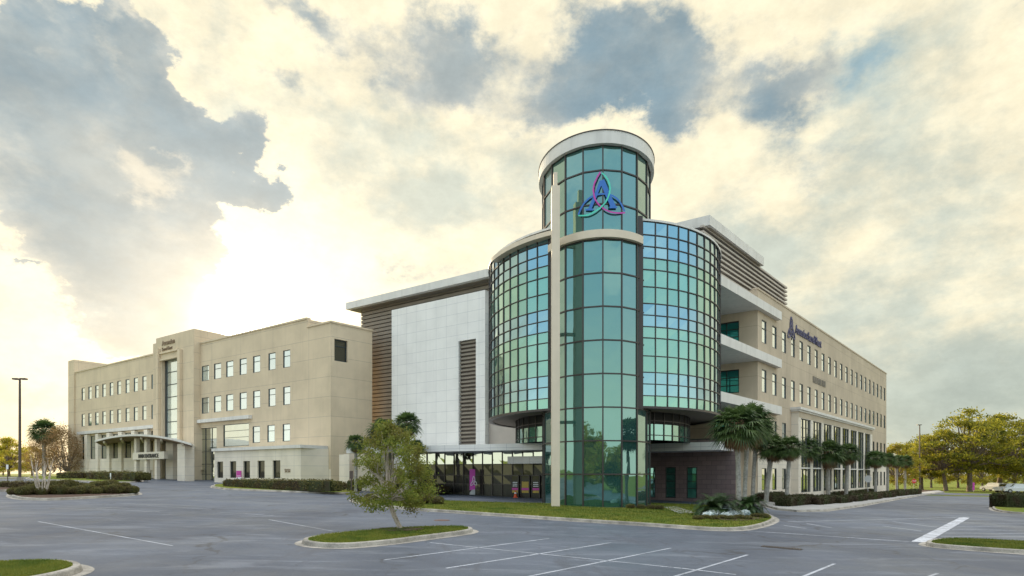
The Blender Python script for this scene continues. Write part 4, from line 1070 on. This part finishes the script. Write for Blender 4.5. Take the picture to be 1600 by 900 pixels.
# round bushes
bm_ = [hedge_mesh('foliage', 1.3, 1.3, .85, 2600, .085, M['hedge2'], 200+i, .48) for i in range(3)]
def bush(label, x, y, s, i, group, sz=1, ms=None, name='bush', cat='bush'):
    root = thing(name, label, cat, (x, y, gz(x, y)+.12), i*1.7, group); root.scale = (s, s, s*sz)
    link((ms or bm_)[i % 3], 'foliage', root)
    b = MB(); b.tube([(0, 0, 0), (0, 0, .3), (0, 0, .62), (0, 0, .75)], [.5, .56, .42, .15], 10); b.build('branches', M['hedge'], root, local=True); return root
bl = ['leftmost', 'second', 'third', 'fourth', 'fifth', 'sixth', 'seventh', 'eighth', 'ninth', 'tenth', 'eleventh', 'twelfth', 'thirteenth', 'rightmost']
for i in range(14):
    px = 22+i*14.2; x, y = gp(px, 776-.25*i+(i % 2)*.8)
    bush('rounded olive shrub on the left planter, '+bl[i]+' in its front row', x, y, .55+.10*((i*7) % 3), i, 'round shrubs on the left planter')
bl2 = ['leftmost', 'second', 'third', 'fourth', 'fifth', 'sixth', 'rightmost']
for i in range(7):
    x, y = gp(62+i*22, 769.5-.2*i); bush('taller olive shrub on the left planter, '+bl2[i]+' in its back row', x, y, .72+.1*(i % 3), i, 'back row shrubs on the left planter')
for i, (px, py, s, lab) in enumerate([(660, 790, 1.0, 'low shrub right of the island tree crown at the lawn edge'), (640, 789, .8, 'small shrub hidden behind the island tree'), (682, 791, .75, 'last small shrub at the left end of the lawn'), (610, 787, .8, 'low shrub behind the left side of the island tree'), (580, 785, .7, 'low shrub at the left tip of the lawn')]):
    x, y = gp(px, py); bush(lab, x, y, s, i, 'shrubs on the left tip of the lawn', .8)
for i, (px, py, lab) in enumerate([(985, 797.5, 'low leafy plant at the right foot of the round tower'), (1002, 798.5, 'low leafy plant second from the tower foot'), (1018, 799, 'low leafy plant beside the concrete path'), (1030, 799.5, 'last low leafy plant by the path')]):
    x, y = gp(px, py); o = bush(lab, x, y, .42, i, 'low plants at the tower foot', .8)
sm = [hedge_mesh('foliage', .7, .7, .38, 700, .085, M['silver'], 300+i, .5) for i in range(3)]
fl = [(1097+i*9.5, 809.5+(i*5 % 7)*.8) for i in range(8)]+[(1118+i*9, 803.5+(i % 2)) for i in range(8)]
pos = ['leftmost', 'second', 'third', 'fourth', 'fifth', 'sixth', 'seventh', 'rightmost']
for i, (px, py) in enumerate(fl):
    x, y = gp(px, py); root = thing('silver_plant', 'silvery white bedding plant, '+pos[i % 8]+(' in the front row before the sago palm' if i < 8 else ' in the back row behind the sago palm'), 'plant', (x, y, gz(x, y)+.15), i, 'silver bedding plants around the sago palms')
    root.scale = (.62+.12*(i % 3),)*3; link(sm[i % 3], 'foliage', root)
for i in range(9):
    x, y = gp(1090+i*13, 816-(i % 2)*1.2-(i > 6)*3); bush('low dark edging plant in the mulch bed, '+(['leftmost', 'second', 'third', 'fourth', 'fifth', 'sixth', 'seventh', 'eighth', 'rightmost'][i]), x, y, .38, i, 'edging plants in the corner bed', .7)
# path
tag(sheet('path', [gp(*p) for p in [(1036, 795), (1056, 794.5), (1090, 805), (1060, 806)]], .15, M['walk']), kind='structure')

# wood behind the camera, seen only in the glass
g = np.random.default_rng(9); Pw = []
for i in range(44):
    cx_, cy_ = -80+(i%26)*6.4+g.uniform(-2, 2), -38-g.uniform(0, 14)-(i//26)*5; hh = g.uniform(8, 15)
    nl = 2200; q = g.normal(size=(nl, 3)); q /= np.linalg.norm(q, axis=1)[:, None]; q *= g.uniform(.5, 1, (nl, 1))
    Pw.append(q*np.array([4.6, 4.2, hh*.46])*(1+.25*np.sin(q[:, :1]*7+i))+np.array([cx_, cy_, gz(cx_, cy_)+hh*.50]))
tag(link(leaf_mesh('far_wood', np.concatenate(Pw), 1.0, M['sunlitleaf'], 5), 'far_wood'), 'wood of trees across the street, mirrored in the tower glass', 'wood', kind='stuff')

# ---------------------------------------------------------------- street furniture
x, y = gp(31, 757); lp = thing('lamp_post', 'tall dark lamp post with two flat lamp heads at far left', 'lamp post', (x, y, gz(x, y))); hh = zat(592, y)-gz(x, y)
b = MB(); b.tube([(x, y, gz(x, y)), (x, y, gz(x, y)+.7)], .25, 14); b.build('base', M['concrete'], lp)
b = MB(); b.tube([(x, y, gz(x, y)+.6), (x, y, gz(x, y)+hh)], [.13, .09], 10); b.build('pole', M['metal'], lp)
for s in (-1, 1):
    b = MB(); b.abox(x+s*.12 if s > 0 else x-.6, x+.6 if s > 0 else x-.12, y-.2, y+.2, gz(x, y)+hh-.08, gz(x, y)+hh+.06); b.build('lamp_head', M['metal'], lp)
x, y = gp(1437, 767); lp = thing('lamp_post', 'tall brown lamp post at the end of the sidewalk before the trees', 'lamp post', (x, y, gz(x, y))); hh = zat(664, y)-gz(x, y)
b = MB(); b.tube([(x, y, gz(x, y)), (x, y, gz(x, y)+hh)], [.14, .10], 10); b.build('pole', M['metal'], lp)
b = MB(); b.abox(x-.5, x+.3, y-.2, y+.2, gz(x, y)+hh-.05, gz(x, y)+hh+.08); b.build('lamp_head', M['metal'], lp)
def post_sign(px, py, ytop, label, cat, shape, wpx, hpx, m, group=None, post='galv', back=None, name='road_sign'):
    x, y = gp(px, py); k = y/F; z0 = gz(x, y); top = zat(ytop, y); w_, h_ = wpx*k, hpx*k
    root = thing(name, label, cat, (x, y, z0), 0, group)
    b = MB(); b.tube([(x, y, z0), (x, y, top)], .035, 8); b.build('post', M[post], root)
    b = MB(); n = shape
    if n == 4: P = [(-w_/2, -h_/2), (w_/2, -h_/2), (w_/2, h_/2), (-w_/2, h_/2)]
    else: P = [(w_/2*math.cos(2*math.pi*(i+.5)/n), w_/2*math.sin(2*math.pi*(i+.5)/n)) for i in range(n)]
    zc_ = top-h_/2
    fr = [(x+p[0], y-.05, zc_+p[1]) for p in P]; bk = [(x+p[0], y-.035, zc_+p[1]) for p in P]
    b.face(fr); b.face(bk[::-1])
    for i in range(len(P)): b.quad(fr[i], bk[i], bk[(i+1) % len(P)], fr[(i+1) % len(P)])
    b.build('sign_panel', M[m], root); return root
post_sign(1356, 776, 742.5, 'pale octagonal road sign seen from behind on a thin post in the hedges', 'road sign', 8, 11.5, 11.5, 'galv')
st = post_sign(1428, 768, 748, 'small red stop sign in front of the far trees', 'stop sign', 8, 7.5, 7.5, 'red', name='stop_sign')
x, y = gp(1428, 768); text('STOP', .24*y/85, Fr((x-.26*y/85, y-.055), (1, 0), (0, -1)), 0, zat(748, y)-3.75*y/F-.08, .0, M['white'], st, extr=.005)
post_sign(549, 785, 736, 'small dark box sign on a thin post at the left tip of the lawn', 'sign', 4, 5.5, 12, 'metal', post='metal', name='post_sign')
post_sign(12, 763, 726, 'small pale sign on a thin dark post at the far left', 'sign', 4, 3.5, 7, 'white', post='metal', name='post_sign')
post_sign(173, 752, 739, 'short thin white marker post in front of the rounded green hedge', 'marker post', 4, 1.8, 6, 'white', post='white', name='marker_post')
x, y = gp(1429, 765)
# magenta banner
def banner(px, yb, yt, wpx, label, m, emblem=True, Y=None):
    x, y = gp(px, yb)
    if Y: y = Y; x = (px-800)*Y/F
    k = y/F; w_ = wpx*k; z0 = zat(yb, y) if Y else gz(x, y); z1 = z0+(yb-yt)*k
    root = thing('banner_sign', label, 'banner', (x, y, z0)); fr = Fr((x-w_/2, y), (1, 0), (0, -1)); hh = z1-z0
    b = MB(); b.box(fr, 0, w_, -.12, 0, z0+.18*hh, z1); b.build('panel', M[m], root)
    b = MB(); f = [(0, 0), (w_, 0), (w_, .2*hh), (w_*.5, .2*hh), (0, .08*hh)]; o_ = .01
    P = [(x-w_/2+p[0], y-o_, z0+p[1]) for p in f]; Q = [(p[0], y+.125, p[2]) for p in P]; b.face(P); b.face(Q[::-1])
    for i in range(5): b.quad(P[i], P[(i+1) % 5], Q[(i+1) % 5], Q[i])
    b.build('base_panel', M['galv'] if emblem else M['white'], root)
    if emblem:
        b = MB(); sc = w_*1.15/690; t0, zz_ = -.02*w_, z0+hh*.80
        for kk in KN.values(): flat_ribbon(b, fr, [(p[0], p[1]*1.6) for p in kk], 26, .003, sc, t0+.0, zz_)
        b.build('emblem', M['white'], root)
    else:
        b = MB(); b.box(fr, w_*.1, w_*.9, 0, .01, z0+.32*hh, z0+.38*hh); b.build('stripe', M['white'], root)
    return root
banner(738, 773, 733, 8.5, 'tall magenta banner with a white emblem before the dark entrance glass', 'magenta', Y=G.xy(G.t(738))[1]-1.1)
banner(373, 748, 735.5, 7.5, 'small pink sign panel beside a window of the white annex', 'pinkp', False, Y=AX.xy(AX.t(373))[1]-1.0)
post_sign(1521, 769, 754, 'small magenta sign panel under the far oaks', 'sign', 4, 3.2, 12, 'magenta', name='post_sign')
# cone
x, y = gp(805.5, 777.5); k = y/F; z0 = gz(x, y); cn_ = thing('traffic_cone', 'orange traffic cone standing in front of the entrance doors', 'traffic cone', (x, y, z0))
b = MB(); b.tube([(x, y, z0+.04), (x, y, z0+.62)], [.17, .035], 14); b.build('cone', M['orange'], cn_)
b = MB(); b.abox(x-.2, x+.2, y-.2, y+.2, z0, z0+.05); b.build('base', M['orange'], cn_)
b = MB(); b.tube([(x, y, z0+.34), (x, y, z0+.46)], [.113, .086], 14); b.build('reflective_band', M['white'], cn_)
# cars
def car(label):
    root = thing('parked_car', label, 'car', group='white cars parked under the far oaks')
    prof = [(-2.3, .35), (-2.32, .75), (-2.2, .95), (-1.95, 1.0), (-1.7, 1.62), (-1.4, 1.74), (.45, 1.74), (.7, 1.66), (1.25, 1.12), (2.1, .98), (2.3, .8), (2.33, .38)]
    b = MB(); W_ = .93; n = len(prof)
    ins = lambda z: W_-(.16 if z > 1.1 else .0)-(.06 if z > 1.65 else 0)
    for i in range(n):
        a, c = prof[i], prof[(i+1) % n]
        b.quad((a[0], -ins(a[1]), a[1]), (a[0], ins(a[1]), a[1]), (c[0], ins(c[1]), c[1]), (c[0], -ins(c[1]), c[1]))
    for s in (-1, 1):
        lowp = [(-2.3, .35), (-2.32, .75), (-2.2, .95), (-1.95, 1.0), (1.25, 1.12), (2.1, .98), (2.3, .8), (2.33, .38)]
        b.face([(p[0], s*ins(p[1]), p[1]) for p in lowp][::s]); up = [(-1.95, 1.0), (-1.7, 1.62), (-1.4, 1.74), (.45, 1.74), (.7, 1.66), (1.25, 1.12)]
        b.face([(p[0], s*ins(p[1]), p[1]) for p in up][::s])
    b.build('body', M['carpaint'], root, local=True)
    for s in (-1, 1):
        b = MB()
        for q in ([(-1.72, 1.14), (-1.58, 1.58), (-.75, 1.62), (-.75, 1.14)], [(-.66, 1.14), (-.66, 1.62), (.4, 1.62), (.3, 1.14)], [(.40, 1.14), (.5, 1.6), (.66, 1.56), (1.08, 1.16)]):
            b.face([(p[0], s*(W_-.155-.06*(p[1]-1.14)*2), p[1]) for p in q][::s])
        b.build('side_window', M['carglass'], root, local=True)
    b = MB(); b.face([(.78, -.7, 1.6), (.78, .7, 1.6), (1.24, .74, 1.15), (1.24, -.74, 1.15)]); b.v = [(v[0]+.02, v[1], v[2]+.02) for v in b.v]; b.build('windscreen', M['carglass'], root, local=True)
    for wx in (-1.45, 1.45):
        for s in (-1, 1):
            b = MB(); b.tube([(wx, s*.72, .36), (wx, s*.95, .36)], .36, 18); wh = b.build('wheel', M['tyre'], root, local=True)
            b = MB(); b.tube([(wx, s*.94, .36), (wx, s*.965, .36)], .21, 12); b.build('rim', M['galv'], wh, local=True)
    for s in (-1, 1):
        b = MB(); b.abox(2.28, 2.345, s*.7-.18, s*.7+.18, .68, .85); b.build('headlight', M['white'], root, local=True)
        b = MB(); b.abox(-2.345, -2.29, s*.78-.1, s*.78+.1, .72, .95); b.build('tail_light', M['red'], root, local=True)
    return root
c1 = car('white car parked left of the other white car under the far oaks'); x, y = (1574-800)*118/F, 118; c1.location = (x, y, gz(x, y)+.02); c1.rotation_euler = (0, 0, R(185))
dup(c1, ((1592-800)*115/F, 115, gz(97, 115)+.02), R(150), 1, 'white car half hidden behind the dark rounded hedge at the right edge')
dup(c1, ((1553-800)*124/F, 124, gz(97, 124)+.02), R(100), 1, 'white car seen end on with red tail lights, left of the other parked cars')

# ---------------------------------------------------------------- sky, sun, camera
SUNAZ, SUNEL = math.atan2(430, 940), math.atan2(232, math.hypot(430, 940))
sunv = Vector((-math.sin(SUNAZ)*math.cos(SUNEL), math.cos(SUNAZ)*math.cos(SUNEL), math.sin(SUNEL)))
ld = bpy.data.lights.new('sun', 'SUN'); ld.energy = 5; ld.angle = R(.53); ld.color = (1, .80, .52)
so = bpy.data.objects.new('sun', ld); C.objects.link(so); so.rotation_euler = (-sunv).to_track_quat('-Z', 'Y').to_euler()
wd = bpy.data.worlds.new('World'); S.world = wd; wd.use_nodes = True; wt = wd.node_tree; wt.nodes.clear(); n = N(wt)
sky = n('ShaderNodeTexSky'); sky.sky_type = 'NISHITA'; sky.sun_disc = False; sky.sun_elevation = SUNEL; sky.sun_rotation = -SUNAZ
sky.altitude = 0; sky.air_density = 1; sky.dust_density = 2; sky.ozone_density = 1
bg1 = n('ShaderNodeBackground'); n.set(bg1.inputs[0], sky.outputs[0]); bg1.inputs[1].default_value = .12
D = n('ShaderNodeTexCoord').outputs['Generated']
sep = n('ShaderNodeSeparateXYZ'); n.set(sep.inputs[0], D); X_, Y_, Z_ = sep.outputs
# ragged edges: warp the direction before reading azimuth and elevation
wv = n('ShaderNodeVectorMath', operation='SUBTRACT'); n.set(wv.inputs[0], n.noise(n.vmul(D, (1, 1, 1.5)), 6, 9, .62, color=True)); wv.inputs[1].default_value = (.5, .5, .5)
wa = n('ShaderNodeVectorMath', operation='MULTIPLY_ADD'); n.set(wa.inputs[0], wv.outputs[0]); wa.inputs[1].default_value = (.24, .24, .24); n.set(wa.inputs[2], D)
sp2 = n('ShaderNodeSeparateXYZ'); n.set(sp2.inputs[0], wa.outputs[0])
AZ = n.math('ARCTAN2', sp2.outputs[0], sp2.outputs[1]); EL = n.math('ARCSINE', n.math('MINIMUM', sp2.outputs[2], 1.0))
def blob(px, py, rx, ry, w):
    az = math.atan((px-800)/F); el = math.atan((HY-py)/math.hypot(F, px-800)); ra = rx/F*math.cos(az)**2; re = ry/F*math.cos(el)*math.cos(az)
    a = n.math('MULTIPLY', n.math('SUBTRACT', AZ, az), 1/ra); e = n.math('MULTIPLY', n.math('SUBTRACT', EL, el), 1/re)
    q = n.math('ADD', n.math('MULTIPLY', a, a), n.math('MULTIPLY', e, e))
    return n.math('MULTIPLY', n.math('EXPONENT', n.math('MULTIPLY', q, -1)), w)
def blobs(L_):
    s = None
    for p in L_:
        v = blob(*p); s = v if s is None else n.math('ADD', s, v)
    return s
dark = blobs([(40, 90, 120, 80, .85), (30, 230, 130, 110, 1.1), (225, 110, 75, 85, 1.15), (270, 220, 95, 80, 1.05), (150, 330, 120, 80, 1.1), (230, 430, 105, 75, 1.4), (210, 490, 95, 30, .8), (400, 318, 52, 34, 1.3), (350, 220, 50, 42, .8), (310, 380, 55, 60, .6)])
soft = blobs([(500, 10, 80, 40, .8), (700, 50, 100, 65, .9), (690, 140, 70, 55, .7), (970, 70, 140, 75, .98), (900, 165, 130, 55, .9), (1060, 150, 100, 60, .8), (1240, 110, 90, 60, .95), (1210, 190, 70, 40, .5), (50, 424, 24, 10, 1.0), (640, 430, 80, 22, .6), (455, 150, 40, 30, .55), (610, 190, 60, 50, .3), (1270, 250, 120, 40, .4), (1560, 15, 60, 30, .5)])
fb = n.noise(n.vmul(D, (1, 1, 1.5)), 9, 12, .66)
dk1 = n.ramp(n.math('ADD', dark, n.math('MULTIPLY', n.math('SUBTRACT', fb, .5), 1.35)), .36, .60)
dk2 = n.ramp(n.math('ADD', soft, n.math('MULTIPLY', n.math('SUBTRACT', fb, .5), 1.6)), .25, .95)
dk = n.math('MAXIMUM', dk1, dk2)
dk_soft = n.ramp(n.math('ADD', n.math('ADD', dark, soft), n.math('MULTIPLY', n.math('SUBTRACT', fb, .5), 1.2)), .3, 1.3)
lit = blobs([(215, 280, 60, 35, .8), (290, 255, 35, 22, .7), (190, 60, 25, 40, .4), (60, 50, 90, 50, .45), (235, 40, 40, 20, .6)])
nb = n.noise(n.vmul(D, (1, 1, 2.0)), 3.4, 8, .6, .4)
gap = blobs([(180, 15, 60, 60, .8), (350, 90, 60, 120, .8), (530, 230, 120, 60, .5), (660, 290, 180, 70, .6), (1340, 90, 60, 60, 1.), (1400, 200, 150, 60, .4), (1250, 330, 200, 60, .5), (1480, 350, 160, 60, .5), (1180, 370, 120, 70, .5), (1500, 600, 300, 110, 1.2), (1330, 480, 180, 60, .6), (60, 620, 160, 20, .5), (830, 330, 120, 60, .3)])
bl_ = n.ramp(n.math('ADD', n.math('MULTIPLY', nb, .9), n.math('ADD', n.math('MULTIPLY', gap, .40), n.math('MULTIPLY', n.math('SUBTRACT', fb, .5), .9))), .42, .88)
cream = (1.0, .90, .64, 1); pale = sRGB(203, 208, 192)
front = n.mix(bl_, cream, pale)
front = n.mix(n.math('MULTIPLY', blob(1520, 640, 260, 90, 1.), .6), front, sRGB(160, 172, 166))
front = n.mix(n.math('MULTIPLY', blob(1345, 95, 40, 55, 1.), .8), front, sRGB(140, 172, 185))
dcol = n.mix(n.ramp(n.noise(n.vmul(D, (1, 1, 1.6)), 5, 7, .6), .38, .64), sRGB(142, 162, 170), sRGB(206, 205, 192))
dcol = n.mix(n.math('MULTIPLY', dk_soft, .6), dcol, sRGB(122, 147, 158))
dcol = n.mix(n.ramp(n.math('ADD', lit, n.math('MULTIPLY', n.math('SUBTRACT', n.noise(n.vmul(D, (1, 1, 1.6)), 15, 9, .65), .5), 1.3)), .25, .95, 0, .85), dcol, sRGB(226, 220, 200))
front = n.mix(dk, front, dcol)
dt = n('ShaderNodeVectorMath', operation='DOT_PRODUCT'); n.set(dt.inputs[0], D); dt.inputs[1].default_value = tuple(sunv)
ang = n.math('ARCCOSINE', n.math('MINIMUM', dt.outputs['Value'], .99999))
halo = n.math('ADD', n.math('MULTIPLY', n.math('EXPONENT', n.math('MULTIPLY', n.math('POWER', ang, 2), -1/(.040**2))), 14), n.math('MULTIPLY', n.math('EXPONENT', n.math('MULTIPLY', ang, -1/.075)), 1.0))
halo = n.math('ADD', halo, n.math('MULTIPLY', n.ramp(ang, .0035, .0065, 1, 0), 60))
hal = n('ShaderNodeVectorMath', operation='SCALE'); hal.inputs[0].default_value = (1, .90, .66); n.set(hal.inputs['Scale'], n.math('MULTIPLY', halo, n.ramp(dk, 0, 1, 1, .14)))
fs = n('ShaderNodeVectorMath', operation='SCALE'); n.set(fs.inputs[0], front); n.set(fs.inputs['Scale'], n.ramp(n.noise(n.vmul(D, (1, 1, 1.6)), 13, 10, .68), .3, .7, .79, .97))
fa = n('ShaderNodeVectorMath', operation='ADD'); n.set(fa.inputs[0], fs.outputs[0]); n.set(fa.inputs[1], hal.outputs[0])
# sky opposite the sun: pale at the horizon, blue above, a few sunlit clouds
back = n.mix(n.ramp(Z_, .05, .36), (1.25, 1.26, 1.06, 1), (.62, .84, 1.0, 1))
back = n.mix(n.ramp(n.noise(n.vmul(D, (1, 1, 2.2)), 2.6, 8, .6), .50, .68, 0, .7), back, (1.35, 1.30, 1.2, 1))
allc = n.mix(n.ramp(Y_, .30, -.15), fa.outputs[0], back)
allc = n.mix(n.ramp(Z_, .72, .9, 0, .8), allc, (3.0, 3.0, 3.1, 1))  # unseen zenith brightened as added fill for shaded facades and asphalt
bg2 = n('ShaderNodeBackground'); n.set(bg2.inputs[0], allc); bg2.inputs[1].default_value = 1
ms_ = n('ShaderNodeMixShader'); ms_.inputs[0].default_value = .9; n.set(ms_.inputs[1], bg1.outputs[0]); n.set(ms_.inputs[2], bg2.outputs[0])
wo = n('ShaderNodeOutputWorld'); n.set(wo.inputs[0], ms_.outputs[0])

cd = bpy.data.cameras.new('camera'); cam = bpy.data.objects.new('camera', cd); C.objects.link(cam)
cam.location = (0, 0, CH); cam.rotation_euler = (R(90), 0, 0); cd.sensor_width = 36; cd.lens = F/1600*36; cd.shift_y = (HY-450)/1600
cd.clip_end = 4000; cd.clip_start = .1; S.camera = cam
S.view_settings.view_transform = 'Standard'; S.view_settings.look = 'None'; S.view_settings.exposure = .36; S.view_settings.gamma = 1
try: S.view_settings.use_curve_mapping = False
except Exception: pass
S.cycles.max_bounces = 6; S.cycles.diffuse_bounces = 3; S.cycles.glossy_bounces = 4; S.cycles.use_denoising = True
